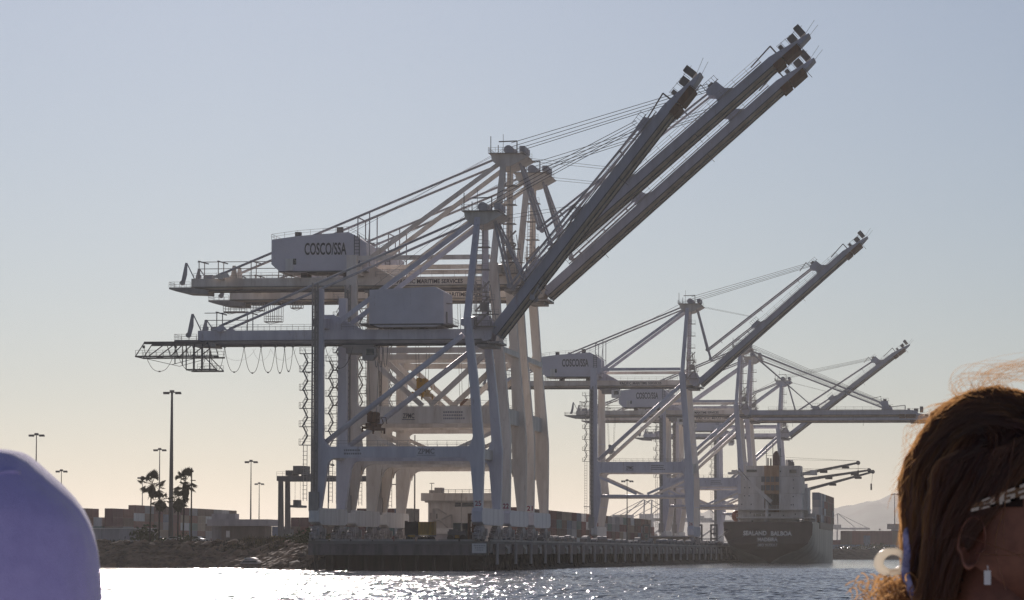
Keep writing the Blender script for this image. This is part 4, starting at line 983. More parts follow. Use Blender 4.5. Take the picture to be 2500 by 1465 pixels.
palm(392, 1203, 1312, 751, 2, 'short palm tree with a fat dead skirt left of the tallest mast', 2.3, 2.5, .3, 1.5)
palm(436, 1199, 1310, 752, 3, 'short palm tree with a pointed dead skirt right of the tallest mast', 2.3, 2.3, .1, 1.8)
palm(453, 1150, 1308, 753, 4, 'taller right palm tree, next to the utility pole', 3.1, 1.5, .4, 3.0)

def bld(name, label, Y, dep, parts, cat='building'):
    r = empty(name, (0, Y, 0), label=label, cat=cat); first = None
    for nm, m, px0, px1, py0, py1, y0, y1 in parts:
        a, b = at(px0, py1, Y), at(px1, py0, Y)
        if r.location.x == 0: r.location = ((a.x+b.x)/2, Y, DK)
        L = r.location
        MB().box(a.x-L.x, b.x-L.x, y0, y1, a.z-L.z if py1 < 1318 else 0, b.z-L.z).build(nm, m, r)
    return r
M_SHEDW = mat('shed_wall', (0.24, 0.19, 0.165), .8); M_GREYW = mat('grey_wall', (0.5, 0.46, 0.47), .7)
bld('harbour_shed', 'low shed with wide flat grey roof behind the rocky shore', 775, 8, [
    ('wall', M_SHEDW, 540, 646, 1284.5, 1320, 0, 8), ('roof', M_GREYW, 508, 657, 1268, 1284, -1.2, 10), ('roof_box', M_GREYW, 512, 570, 1254, 1267.6, 2, 6),
    ('door', M_SHEDW, 606, 646, 1287, 1320, -.05, -.01), ('window', M_WHITE, 552, 561, 1296, 1312, -.06, -.01), ('side_screen', M_GREYW, 510, 539, 1285, 1322, 3, 5)])
bld('long_wall', 'long low grey wall building left of the palm trees', 765, 6, [
    ('wall', M_GREYW, 190, 366, 1291.5, 1322, 0, 6), ('roof_edge', M_WHITE, 190, 367, 1289, 1291.2, -.3, 6.3), ('stripe', M_MIDST, 247, 248, 1292, 1322, -.05, -.01), ('stripe', M_MIDST, 288, 289, 1292, 1322, -.05, -.01), ('stripe', M_MIDST, 331, 332, 1292, 1322, -.05, -.01)])
cb = bld('control_building', 'white control building with thick overhanging flat roof between the legs of crane 25', 735, 14, [
    ('wall', M_SUP, 1045, 1206, 1226, 1322, 0, 14), ('roof', M_SUP, 1030, 1215, 1204, 1223, -1.3, 16), ('eave', M_SUP, 1038, 1210, 1223.4, 1227, -.6, 14.5), ('window_band', M_GLASS, 1111, 1158, 1227.5, 1237, -.12, -.02),
    ('door', M_MIDST, 1049, 1056, 1252, 1268, -.06, -.01), ('window', M_GLASS, 1065, 1068, 1254, 1266, -.06, -.01), ('annex', M_WHITE, 1062, 1122, 1290, 1304, -6, -2), ('annex_base', M_GREYW, 1060, 1150, 1304.5, 1322, -5.5, -2),
    ('roof_hut', M_MIDST, 1044, 1052, 1196, 1203.6, 2, 5), ('roof_unit', M_MIDST, 1057, 1076, 1190, 1203.6, 2, 5), ('antenna_post', M_DARK, 1047.5, 1049, 1180, 1195.6, 3, 3.2), ('antenna_bar', M_DARK, 1043, 1055, 1178.5, 1180, 3, 3.2), ('downpipe', M_MIDST, 1128.5, 1130, 1204, 1288, -1.6, -1.4)])
L_ = cb.location
m = MB(); a, b = at(1078, 1203.6, 735), at(1213, 1203.6, 735); m.rail((a.x-L_.x, 0, a.z-L_.z), (b.x-L_.x, 0, b.z-L_.z), 1.4, .75, .08); m.build('roof_handrail', M_DARK, cb)
m = MB()
for (p_, q_) in (((1059, 1243), (1072, 1243)), ((1072, 1243), (1092, 1256)), ((1080, 1268), (1104, 1257)), ((1059, 1271), (1075, 1271)), ((1075, 1271), (1095, 1289)), ((1104, 1257), (1106, 1289)), ((1059, 1243), (1059, 1290))):
    a, b = at(*p_, 735), at(*q_, 735)
    for dy in (-1.4, -.5): m.beam((a.x-L_.x, dy, a.z-L_.z), (b.x-L_.x, dy, b.z-L_.z), .12, .22)
m.build('outside_stair', M_MIDST, cb)

# yard gantry (rubber tyred)
a, b = at(686, 1165, 900), at(1190, 1165, 900)
gt = empty('yard_gantry', (a.x, 900, DK), label='dark rubber-tyred yard gantry behind the landside legs of crane 25', cat='gantry crane')
H = a.z-DK; px_m = 900/8500
m = MB().box(-1, 27, -.8, .8, H-1.0, H+.3).box(-1, 27, 8.2, 9.8, H-1.0, H+.3).rail((-1, -.8, H+.3), (27, -.8, H+.3), 1.5); m.build('top_beam', M_DARK, gt)
for xx in (-.6, 25.5):
    for yy in (-.7, 8.3): MB().prism([(xx, 1.2), (xx, H-1), (xx+1.1, H-1), (xx+1.4, 1.2)], yy, yy+1.4).build('leg', M_DARK, gt)
for xx in (-.9, 22.7): MB().box(xx, xx+4, -1.5, 10.5, .9, 2.1).box(xx+.3, xx+3.4, -.4, 5, 2.2, 3.9).build('sill_beam', M_DARK, gt)
wl = None
for xx in (0, 3, 23.5, 26.2):
    for yy in (-.5, 9.2):
        if wl is None: wl = MB().prismx([(.75*math.cos(i*.5236), .75+.75*math.sin(i*.5236)) for i in range(12)], -.3, .3).build('wheel', M_RUB, gt)
        else: wl = wl.copy(); COL.objects.link(wl)
        wl.location = (xx, yy, 0)
MB().box(3.0, 6.2, 1, 8, H+.9, H+3.0).box(1.2, 3.0, 0, 9, H+.4, H+1.8).box(5, 7.5, 2, 7, H+.3, H+.9).build('trolley_house', M_DARK, gt)
MB().box(2.6, 5.0, -2, 10, 9.6, 10.2).box(2.9, 4.3, 2, 6, 10.2, 11.6).build('spreader', M_DARK, gt)
m = MB()
for xx in (3.2, 4.6): m.tube([(xx, 3, 11.6), (xx, 3, H-.9)], .04, 4)
m.build('rope', M_ROPE, gt)

# container on a trailer, and the top loader beside it, on the wharf near the edge
Yt = 652; a, b = at(989, 1280, Yt), at(1060, 1280, Yt)
tr = empty('truck_trailer', (a.x, Yt, DK), label='dark flatbed trailer on the wharf carrying a brown container', cat='trailer')
MB().box(0, 5.6, .2, 2.6, .95, 1.15).box(.2, 2.0, .1, .2, .75, 1.3).build('chassis', M_DARK, tr)
wl = None
for xx in (2.9, 3.9, 4.9, .6):
    for yy in (.15, 2.4):
        if wl is None: wl = MB().prism([(.48*math.cos(i*.5236), .48+.48*math.sin(i*.5236)) for i in range(12)], -.15, .15).build('wheel', M_RUB, tr)
        else: wl = wl.copy(); COL.objects.link(wl)
        wl.location = (xx, yy, 0)
MB().box(.5, 1.9, .05, .15, .8, 1.2).build('yellow_panel', M_YEL, tr)
ct = empty('open_container', (a.x, Yt+.1, DK+1.18), label='brown twenty foot container with a dark open half, riding on the trailer', cat='container')
MB().box(0, 2.5, .05, 2.4, 0, 2.5).box(-.1, .1, 0, 2.5, 0, 2.7).box(1.95, 2.1, -.02, .05, 0, 2.7).build('dark_half', M_RUB, ct)
m = MB().box(2.5, 5.4, 0, 2.4, 0, 2.5)
for i in range(12): m.box(2.55+i*.235, 2.66+i*.235, -.03, 0, .1, 2.4)
m.box(5.4, 5.6, -.05, 2.45, 0, 2.6); m.build('brown_half', M_YEL, ct)
def loader(px, label, Y, h):
    a = at(px, 1318, Y); r = empty('top_loader', (a.x, Y, DK), label=label, cat='container loader', group='mast trucks on the wharf')
    MB().box(-2.6, 1.0, -1.2, 1.2, .7, 1.9).box(-2.4, -.6, -1.0, 1.0, 1.9, 2.3).build('body', M_DARK, r)
    MB().box(-1.6, -.1, -.8, .8, 1.95, 3.5).build('cabin', M_GLASS, r)
    m = MB()
    for q in (1.2, 2.0): m.box(q, q+.35, -.9, -.6, .3, h); m.box(q, q+.35, .6, .9, .3, h)
    for i in range(4): m.box(1.2, 2.35, -.85, .85, h*(.25+.24*i), h*(.25+.24*i)+.25)
    m.build('lift_mast', M_RUST, r)
    wl = None
    for xx in (-2, .4):
        for yy in (-1.25, 1.25):
            if wl is None: wl = MB().prism([(.65*math.cos(i*.5236), .65+.65*math.sin(i*.5236)) for i in range(12)], -.25, .25).build('wheel', M_RUB, r)
            else: wl = wl.copy(); COL.objects.link(wl)
            wl.location = (xx, yy, 0)
    MB().box(-1.2, -.3, -1.3, -1.22, .6, 1.2).build('yellow_panel', M_YEL, r)
loader(1128, 'dark mast truck standing at the wharf end left of leg 25', 654, 5.2)
loader(1145, 'taller rusty mast truck right against leg 25', 660, 6.4)
# row of straddle carriers / tall frames far down the wharf
for i, px in enumerate((1578, 1706, 1743)):
    a = at(px, 1284, 1290); r = empty('straddle_frame', (a.x, 1290, DK), label=['frame truck at the right end of the container wall', 'frame truck right of crane 26, the one nearer that crane', 'frame truck right of crane 26, the one nearer the ship'][i], cat='frame truck', group='frame trucks far along the wharf')
    H = a.z-DK
    MB().box(-1.4, -.8, -.3, .3, 1.2, H).box(.8, 1.4, -.3, .3, 1.2, H).box(-1.4, 1.4, -.3, .3, H-.01, H+.6).box(-.8, .8, -.2, .2, H*.6, H*.68).box(-.8, .8, -.2, .2, H*.35, H*.43).build('lift_mast', M_DARK, r)
    MB().box(-2.4, 2.4, 0.4, 5, .6, 2.2).build('body', M_MIDST, r)
# parked cars
def car_proto():
    r = empty('parked_car', (0, 0, 0)); col = mat('car_paint_white', (.5, .5, .5), .3, var=.02)
    MB().prism([(-2.1, .35), (-2.15, .8), (-1.9, .95), (-1.2, 1.0), (-.7, 1.42), (.8, 1.42), (1.4, .98), (2.05, .85), (2.15, .4)], -.85, .85).build('body', col, r)
    MB().prism([(-1.05, 1.0), (-.68, 1.36), (.76, 1.36), (1.2, 1.0)], -.87, .87).build('window', M_GLASS, r)
    wl = None
    for xx in (-1.35, 1.35):
        for yy in (-.8, .8):
            if wl is None: wl = MB().prism([(.33*math.cos(i*.7854), .33+.33*math.sin(i*.7854)) for i in range(8)], -.12, .12).build('wheel', M_RUB, r)
            else: wl = wl.copy(); COL.objects.link(wl)
            wl.location = (xx, yy, 0)
    return r
c0 = car_proto(); first = True
CL = [(380, 764, 'parked car just right of the leftmost palm trunk'), (425, 764, 'parked car between the tallest mast and the pointed-skirt palm'), (446, 768, 'parked car behind the right palm trunks'), (478, 762, 'parked car just right of the utility pole'), (490, 764, 'parked car nearest the left edge of the flat-roofed shed'), (668, 790, 'parked car at the right end of the shed, above the grassy bank')]
CL += [(2062+i*15, 1935, '%s parked car of the row on the far bank' % OR(i+1)) for i in range(9)]
for px, Y, lab in CL:
    o = c0 if first else copy_tree(c0); first = False
    a = at(px, 1318, Y); o.location = (a.x, Y, DK-.04); o.rotation_euler.z = rc.uniform(-.5, .5)
    tag(o, lab, 'car', 'cars parked on the shore')
# far bank: containers, bushes, crane
def farc(px, Y, z0, c, lab):
    a = at(px, 1320, Y); o = bpy.data.objects.new('shipping_container', cont_mesh(c)); COL.objects.link(o); o.location = (a.x, Y, z0); o.rotation_euler.z = -math.pi/2+.1
    tag(o, lab, 'container', 'containers on the far bank')
for i, (px, tiers, c) in enumerate(((2032, 2, 'maroon'), (2052, 4, 'brown'), (2080, 4, 'rust red'), (2108, 3, 'slate blue'), (2124, 4, 'maroon'), (2152, 4, 'maroon'), (2178, 4, 'brown'))):
    for k in range(tiers): farc(px, 1990, DK+k*2.6, c if k else 'slate blue', '%s container on the far bank, %s tier, %s stack from the ship' % (c if k else 'slate blue', TI[k], OR(i+1)))
bld('far_tower_building', 'distant building with overhanging top beside the hair of the woman', 2020, 8, [('wall', M_GREYW, 2176, 2205, 1292, 1322, 0, 12), ('upper_floor', M_MIDST, 2166, 2205, 1279, 1291.6, -1, 12)])
tk = MB()
def bush(px, w_, h_, Y, lab, seed, n=260):
    rn = random.Random(seed); a = at(px, 1320, Y); m = MB()
    for _ in range(n):
        c = Vector((rn.gauss(0, w_*.35), rn.gauss(0, w_*.3), abs(rn.gauss(h_*.45, h_*.28)))); u = Vector((rn.gauss(0, 1), rn.gauss(0, 1), rn.gauss(0, 1))).normalized(); v = u.cross(Vector((rn.gauss(0, 1), rn.gauss(0, 1), rn.gauss(0, 1)))).normalized(); s_ = rn.uniform(.15, .4)*h_*.5
        m.add([c-u*s_, c-v*s_*.6, c+u*s_, c+v*s_*.6], [(0, 1, 2, 3)])
    o = m.build('bush', M_BUSH, None); o.location = (a.x, Y, DK-.2); tag(o, lab, 'bush', 'bushes on the banks')
M_BUSH = mat('bush_leaves', (0.07, 0.085, 0.03), .9, streak=False, scale=1)
bush(2128, 13, 3.5, 1915, 'round green bush on the far bank', 1); bush(2150, 6, 3, 1916, 'small bush right of the round green bush', 2); bush(2060, 10, 2.4, 1912, 'low bush on the far bank nearest the ship', 3); bush(2095, 12, 1.8, 1912, 'low wide bush below the far parked cars', 4)
bush(356, 5, 3.6, 757, 'dark bush left of the leftmost palm', 5); bush(452, 3, 2.0, 757, 'small green bush at the foot of the right palms', 6); bush(700, 6, 2.0, 742, 'dark bush crowning the grassy bank', 7); bush(730, 5, 1.6, 730, 'bush at the wharf corner of the bank', 8)
bush(764, 5, 2.6, 664, 'dark bush against the left corner of the wharf, the larger one', 9); bush(742, 4, 2.0, 672, 'dark bush against the left corner of the wharf, the smaller one', 10)
# far crane silhouettes
def far_crane(px, Y, s, label, mirror=1, up=False):
    a = at(px, 1320, Y); r = empty('distant_crane', (a.x, Y, DK), label=label, cat='crane', group='distant container cranes')
    m = MB()
    for xx in (-15, 15):
        for yy in (-9, 9): m.beam((xx, yy, 0), (xx*.95, yy, 34), 1.6, 1.6)
    for yy in (-9, 9): m.beam((-15, yy, 14), (15, yy, 14), 1.2, 1.6); m.beam((-15, yy, 14), (13, yy, 33), 1, 1)
    m.build('frame', M_STAY, r)
    MB().box(-38*mirror if mirror > 0 else -18, 18 if mirror > 0 else 38, -2.5, 2.5, 34, 37).build('girder', M_STAY, r)
    ax_ = 13*mirror
    MB().beam((ax_, 0, 36), (ax_+1*mirror, 0, 60), 2, 1.6).beam((ax_, 0, 60), (-15*mirror, 0, 37), 1, 1).beam((ax_, 0, 60), (-34*mirror, 0, 37), .7, .7).build('mast', M_STAY, r)
    MB().box(-24, -8, -4, 4, 37, 42).build('machinery_house', M_STAY, r)
    e = (ax_+(45*math.cos(1.25 if up else 0)+2)*mirror, 0, 36+(45*math.sin(1.25) if up else 0))
    MB().beam((ax_, 0, 36), e, 3, 2.6).build('boom', M_STAY, r)
    if not up: MB().beam((ax_, 0, 60), (ax_+38*mirror, 0, 37), .7, .7).build('forestay', M_STAY, r)
    r.scale = (s, s, s); return r
far_crane(2066, 3500, .62, 'hazy distant crane with lowered boom right of the ship, under the hill', -1)
far_crane(1545, 3300, 0.8, 'hazy distant crane apex left of the twin legs, above the container wall', 1)
far_crane(1563, 3300, 0.8, 'hazy distant crane apex directly right of its twin above the container wall', 1)
far_crane(1612, 3600, 0.9, 'hazy distant crane seen between cranes 26 and its landside leg', 1)
far_crane(1735, 3600, 0.85, 'hazy distant crane seen between crane 26 and the ship', -1)
# small white boat by the rocks
Yb = 735; a = at(612, 1390, 712)
bt = empty('motor_boat', (a.x, 712, 0), .0, label='small white motorboat with rounded cabin by the rocky shore', cat='boat')
V = []
for y_, w_ in ((-1.5, 1.9), (0, 2.2), (2.5, 2.0), (5, .2)):
    for k, (f, z) in enumerate(((1, 1.0), (.95, .3), (.6, -.25), (-.6, -.25), (-.95, .3), (-1, 1.0))): V.append((w_*f, y_, z))
MB().add(V, [(r_*6+i, r_*6+i+1, r_*6+7+i, r_*6+6+i) for r_ in range(3) for i in range(5)] + [(0, 5, 4, 3, 2, 1), (0, 6, 12, 18, 23, 17, 11, 5)]).build('hull', M_SHEDW, bt)
ar = lambda w_, h_, z0: [(w_*math.cos(t*math.pi/10), z0+h_*math.sin(t*math.pi/10)) for t in range(11)]
MB().prism(ar(2.05, 1.0, .95), -1.2, 2.5).build('cabin', M_GREYW, bt)
MB().prism([(-1.6, 1.25), (1.6, 1.25), (1.3, 1.55), (-1.3, 1.55)], -1.26, -1.21).build('cabin_window', M_GLASS, bt)
MB().prism(ar(1.3, .3, 1.95), -.9, 2).build('roof', M_WHITE, bt)

# gear along the wharf edge, a low warehouse and vans beyond the near cranes
gb = None; rg = random.Random(4)
for i in range(46):
    y_ = 690+i*13.5+rg.uniform(-4, 4)
    if gb is None:
        gb = empty('gear_bin', (0, 0, 0)); MB().box(-.9, .9, -1.3, 1.3, .15, 1.2).box(-.8, -.5, -1.2, 1.2, 0, .14).box(.5, .8, -1.2, 1.2, 0, .14).build('body', M_DARK, gb)
        MB().prismx([(-1.1, 1.2), (-.6, 1.7), (.5, 1.75), (1.1, 1.2)], -.7, .7).build('cover', M_MIDST, gb); c = gb
    else: c = copy_tree(gb)
    c.location = (XQ-2.4-rg.uniform(0, 1.2), y_, DK); c.scale = (rg.uniform(.7, 1.2), rg.uniform(.8, 1.9), rg.uniform(.6, 1.15)); c.rotation_euler.z = rg.uniform(-.2, .2)
    tag(c, '%s dark covered gear bin from the wharf corner, in the row along the edge' % OR(i+1), 'gear bin', 'gear bins along the wharf edge')
bld('low_warehouse', 'long low brown warehouse right of the container wall behind crane 26', 1330, 20, [('wall', M_SHEDW, 1492, 1684, 1311, 1335, 0, 20), ('roof', M_GREYW, 1488, 1688, 1308.5, 1310.8, -1, 21)])
def van(px, Y, lab):
    a = at(px, 1330, Y); r = empty('white_van', (a.x, Y, DK), label=lab, cat='van', group='white vans on the wharf')
    MB().prism([(-2.6, .4), (-2.6, 2.2), (1.4, 2.25), (2.1, 1.35), (2.7, 1.2), (2.75, .4)], -1, 1).build('body', M_WHITE, r)
    MB().prism([(1.0, 1.35), (1.0, 2.0), (1.42, 2.0), (1.95, 1.35)], -1.02, 1.02).build('window', M_GLASS, r)
    for xx in (-1.7, 1.8): MB().prism([(xx+.38*math.cos(i*.7854), .38+.38*math.sin(i*.7854)) for i in range(8)], -1.03, 1.03).build('wheel', M_RUB, r)
van(1622, 1230, 'white van left of the foot of crane 26'); van(1722, 1250, 'white van right of crane 26, closer to it'); van(1752, 1265, 'white van right beside the ship stern')
# ================================================================ PEOPLE ON THE FERRY DECK
M_DECK = mat('bounce_deck_white', (0.74, 0.74, 0.73), .6, var=.03)  # near white so the unseen deck throws sunlight up onto both people
fd = empty('ferry', (0, 1.5, 2.0), label='unseen ferry deck the two people stand on, whitened to bounce sun up', cat='ferry')
MB().box(-7, 7, -6.5, 7, -.15, 0).build('open_deck', M_DECK, fd)  # out of view, widened for more bounce light
MB().prismz([(-7, -6.5), (7, -6.5), (7, 7), (0, 10), (-7, 7)], -2.6, -.16).build('hull', M_WHITE, fd)
def solid(name, col, rough=.6, spec=.3, sss=0, sheen=0):
    m = bpy.data.materials.new(name); m.use_nodes = True; b = m.node_tree.nodes['Principled BSDF']
    b.inputs['Base Color'].default_value = (*col, 1); b.inputs['Roughness'].default_value = rough; b.inputs['Specular IOR Level'].default_value = spec
    if sss: b.inputs['Subsurface Weight'].default_value = sss; b.inputs['Subsurface Radius'].default_value = (.02, .008, .004); b.inputs['Subsurface Scale'].default_value = .5
    if sheen: b.inputs['Sheen Weight'].default_value = sheen; b.inputs['Sheen Roughness'].default_value = .5
    return m
M_SKIN = mat('skin', (0.23, 0.095, 0.06), .5, streak=False, scale=45, var=.1, second=(.165, .065, .042))
M_LAV = mat('lavender_cotton', (0.62, 0.53, 0.95), .85, streak=False, scale=60, var=.03, second=(.57, .48, .90))
M_LAV.node_tree.nodes['Principled BSDF'].inputs['Sheen Weight'].default_value = .9; M_LAV.node_tree.nodes['Principled BSDF'].inputs['Sheen Roughness'].default_value = .35
_n = M_LAV.node_tree; _tc = _n.nodes.new('ShaderNodeTexCoord'); _w1 = _n.nodes.new('ShaderNodeTexNoise'); _w1.inputs['Scale'].default_value = 11; _w1.inputs['Detail'].default_value = 2
_w2 = _n.nodes.new('ShaderNodeTexNoise'); _w2.inputs['Scale'].default_value = 700; _b1 = _n.nodes.new('ShaderNodeBump'); _b1.inputs['Distance'].default_value = .016; _b2 = _n.nodes.new('ShaderNodeBump'); _b2.inputs['Distance'].default_value = .0012
_n.links.new(_tc.outputs['Object'], _w1.inputs[0]); _n.links.new(_tc.outputs['Object'], _w2.inputs[0]); _n.links.new(_w1.outputs[0], _b1.inputs['Height']); _n.links.new(_w2.outputs[0], _b2.inputs['Height']); _n.links.new(_b1.outputs[0], _b2.inputs['Normal']); _n.links.new(_b2.outputs[0], _n.nodes['Principled BSDF'].inputs['Normal'])
M_TOP = mat('dark_jacket', (0.05, 0.045, 0.06), .8, streak=False, scale=30)
M_TROU = mat('dark_trousers', (0.05, 0.05, 0.07), .8, streak=False, scale=30)

def skinned(name, verts, edges, radii, m, parent, sub=2, rootv=0):
    me = bpy.data.meshes.new(name); me.from_pydata(verts, edges, [])
    o = bpy.data.objects.new(name, me); COL.objects.link(o)
    o.modifiers.new('skin', 'SKIN'); 
    me.skin_vertices[0].data.foreach_set('radius', [v for r_ in radii for v in (r_ if isinstance(r_, tuple) else (r_, r_))]) if me.skin_vertices else None
    if me.skin_vertices:
        for i, d in enumerate(me.skin_vertices[0].data): d.use_root = (i == rootv)
    s = o.modifiers.new('sub', 'SUBSURF'); s.levels = sub; s.render_levels = sub
    bpy.context.view_layer.update()
    me2 = bpy.data.meshes.new_from_object(o.evaluated_get(bpy.context.evaluated_depsgraph_get()))
    bpy.data.objects.remove(o)
    me2.name = name; me2.materials.clear(); me2.materials.append(m); me2.polygons.foreach_set('use_smooth', [True]*len(me2.polygons))
    o = bpy.data.objects.new(name, me2); COL.objects.link(o); o.parent = parent
    return o
def skinned_bm(name, verts, edges, radii, m, parent, sub=2):
    import bmesh
    me = bpy.data.meshes.new(name); bm = bmesh.new(); lay = bm.verts.layers.skin.verify()
    vs = []
    for i, (v, r_) in enumerate(zip(verts, radii)):
        bv = bm.verts.new(v); bv[lay].radius = r_ if isinstance(r_, tuple) else (r_, r_); bv[lay].use_root = (i == 0); vs.append(bv)
    for a, b in edges: bm.edges.new((vs[a], vs[b]))
    bm.to_mesh(me); bm.free()
    o = bpy.data.objects.new(name, me); COL.objects.link(o); o.modifiers.new('skin', 'SKIN')
    s = o.modifiers.new('sub', 'SUBSURF'); s.levels = sub; s.render_levels = sub
    bpy.context.view_layer.update()
    me2 = bpy.data.meshes.new_from_object(o.evaluated_get(bpy.context.evaluated_depsgraph_get()))
    bpy.data.objects.remove(o)
    me2.name = name; me2.materials.clear(); me2.materials.append(m); me2.polygons.foreach_set('use_smooth', [True]*len(me2.polygons))
    o = bpy.data.objects.new(name, me2); COL.objects.link(o); o.parent = parent
    return o
# standing skeleton, feet at z=0, facing +y, x to its right
def skel(H):
    k = H/1.7
    V = [(0,0,.95),(0,.0,1.1),(0,.0,1.28),(0,0,1.42),(0,.01,1.5),
         (.09,0,.88),(.1,.01,.5),(.1,-.02,.09),(.1,.1,.04),(.1,.17,.03),
         (-.09,0,.88),(-.1,.01,.5),(-.1,-.02,.09),(-.1,.1,.04),(-.1,.17,.03),
         (.165,0,1.385),(.215,-.01,1.27),(.245,-.02,1.1),(.26,.05,.87),(.262,.08,.79),
         (-.165,0,1.385),(-.215,-.01,1.27),(-.245,-.02,1.1),(-.26,.05,.87),(-.262,.08,.79)]
    E_ = [(0,1),(1,2),(2,3),(3,4),(0,5),(5,6),(6,7),(7,8),(8,9),(0,10),(10,11),(11,12),(12,13),(13,14),(3,15),(15,16),(16,17),(17,18),(18,19),(3,20),(20,21),(21,22),(22,23),(23,24)]
    Rr = [(.15,.11),(.13,.10),(.15,.11),(.10,.08),.055,.085,.06,.042,.04,.03,.085,.06,.042,.04,.03,.062,.052,.044,.03,.032,.062,.052,.044,.03,.032]
    return [tuple(c*k for c in v) for v in V], E_, [tuple(q*k for q in r_) if isinstance(r_, tuple) else r_*k for r_ in Rr]
def hand(parent, c, d, side, m):
    """five bent fingers and a thumb from the palm at c, pointing along d"""
    V = [c, c+d*.045]; E_ = [(0, 1)]; Rr = [(.022, .014), (.032, .013)]
    f_ = Vector((0, 1, 0)); 
    for i, (o_, l) in enumerate(((-.026, .072), (-.009, .08), (.009, .075), (.025, .06))):
        b = c+d*.08+f_*o_; q = b+d*l*.45; e = q+(d*.75+Vector((-side*.55, 0, 0)))*l*.5
        n = len(V); V += [b, q, e]; E_ += [(1, n), (n, n+1), (n+1, n+2)]; Rr += [.009, .0085, .007]
    n = len(V); b = c+d*.03+f_*.03; V += [b, b+(d*.6+f_*.8)*.035, b+(d*.9+f_*.5)*.065]; E_ += [(0, n), (n, n+1), (n+1, n+2)]; Rr += [.011, .009, .0075]
    skinned_bm('hand', V, E_, Rr, m, parent, 1)

# --- person in lavender, back to the camera, only a shoulder in the picture
pl_ = empty('person', (0, 0, 2.0), label='person in a lavender long-sleeved top, one shoulder in view at the left edge', cat='person')
a = at(214, 1440, 3.3); KX = a.x-.262; 
pl_.location = (KX, 3.3, 2.0)
V, E_, Rr = skel(1.74)
skinned_bm('body', V, E_, Rr, M_SKIN, pl_)
# lavender top: torso and sleeves as a lofted shell following the picture's shoulder line
def ring(cx_, cy_, cz, rx, ry, n=28, tilt=0): return [(cx_+rx*math.cos(2*math.pi*i/n), cy_+ry*math.sin(2*math.pi*i/n), cz+tilt*math.cos(2*math.pi*i/n)) for i in range(n)]
def loft(rings, name, m, par, cap=True):
    n = len(rings[0]); mb = MB(); V = [p for r_ in rings for p in r_]
    F = [(k*n+i, k*n+(i+1) % n, (k+1)*n+(i+1) % n, (k+1)*n+i) for k in range(len(rings)-1) for i in range(n)]
    if cap: F += [tuple(range(n-1, -1, -1)), tuple(range((len(rings)-1)*n, len(rings)*n))]
    mb.add(V, F); return mb.build(name, m, par, True)
# outline (picture) -> profile of the right shoulder: x (right edge) per height
prof = [(236, 1700), (236, 1560), (236, 1465), (234, 1420), (231, 1385), (226, 1345), (217, 1305), (207, 1275), (193, 1245), (170, 1213), (143, 1184), (115, 1158), (85, 1130), (60, 1110), (42, 1102), (20, 1098), (0, 1097), (-40, 1085), (-100, 1050), (-150, 1000), (-175, 960)]
P3 = [at(px, py, 3.3) for px, py in prof]
xc = KX
rings = []
N = 40; zs = []
for i, p in enumerate(P3):
    hx = p.x-xc; z = p.z-2.0
    dep_ = .135 if i < 8 else max(.05, .135*(1-((i-7)/14)**1.4))
    r_ = []
    for k in range(N):
        an = 2*math.pi*k/N; c, s = math.cos(an), math.sin(an)
        fold = 1+.018*math.sin(5*an+z*9)+.012*math.sin(11*an-z*23)
        r_.append((hx*abs(c)**.8*(1 if c >= 0 else -1), dep_*abs(s)**.8*(1 if s >= 0 else -1)*fold, z+(.006*math.sin(7*an))*(c*c < .85)))
    rings.append(r_)
low = [[(x*f, y*f2, z_) for x, y, _ in rings[0]] for z_, f, f2 in ((.82, .93, 1.0), (1.0, .95, 1), (1.2, .98, 1))]
sh_ = loft(low+rings, 'lavender_top', M_LAV, pl_)
seam = MB()
def on_front(px, py):
    p = at(px, py, 3.3); x, z = p.x-xc, p.z-2.0
    for i in range(len(P3)-1):
        if P3[i].z-2 <= z <= P3[i+1].z-2: hx = P3[i].x-xc; break
    u = min(.98, abs(x)/hx); c = u**(1/.8); s_ = math.sqrt(1-c*c); d_ = .135 if i < 8 else max(.05, .135*(1-((i-7)/14)**1.4))
    return Vector((x, -d_*s_**.8-.001, z))
seam.tube([on_front(*q) for q in ((1, 1186), (14, 1174), (28, 1166), (42, 1160), (56, 1156), (70, 1154), (84, 1156))], .0022, 8)
seam.build('seam', M_LAV, sh_, True)
hd_ = MB(); 
def ellip(c, r_, n=20, m_=14, f=None):
    V = []; 
    for j in range(m_+1):
        ph = math.pi*j/m_
        for i in range(n):
            th = 2*math.pi*i/n; d = Vector((math.sin(ph)*math.cos(th), math.sin(ph)*math.sin(th), math.cos(ph)))
            s_ = f(d) if f else 1; V.append((c[0]+r_[0]*d.x*s_, c[1]+r_[1]*d.y*s_, c[2]+r_[2]*d.z*s_))
    F = [(j*n+i, (j+1)*n+i, (j+1)*n+(i+1) % n, j*n+(i+1) % n) for j in range(m_) for i in range(n)]
    return V, F
V_, F_ = ellip((0, .03, 1.66), (.078, .098, .125), f=lambda d: 1+.16*max(0, d.y)*math.exp(-((d.z+.1)/.12)**2-(d.x/.15)**2))
MB().add(V_, F_).build('head', M_SKIN, pl_, True)
V_, F_ = ellip((0, .012, 1.685), (.086, .102, .118), f=lambda d: 1 if not (d.y > .3 and d.z < .35) else .85)
MB().add(V_, F_).build('hair', M_PILE, pl_, True)
hand(pl_, Vector((.268, .08, .80)), Vector((0, .15, -1)).normalized(), 1, M_SKIN); hand(pl_, Vector((-.268, .08, .80)), Vector((0, .15, -1)).normalized(), -1, M_SKIN)
loft([ring(0, 0, .98, .185, .13), ring(0, 0, .84, .19, .135)], 'trousers', M_TROU, pl_)
for s in (-1, 1): loft([ring(s*.1, 0, .88, .095, .11), ring(s*.1, .01, .5, .075, .08), ring(s*.1, 0, .1, .07, .08)], 'trouser_leg', M_TROU, pl_)

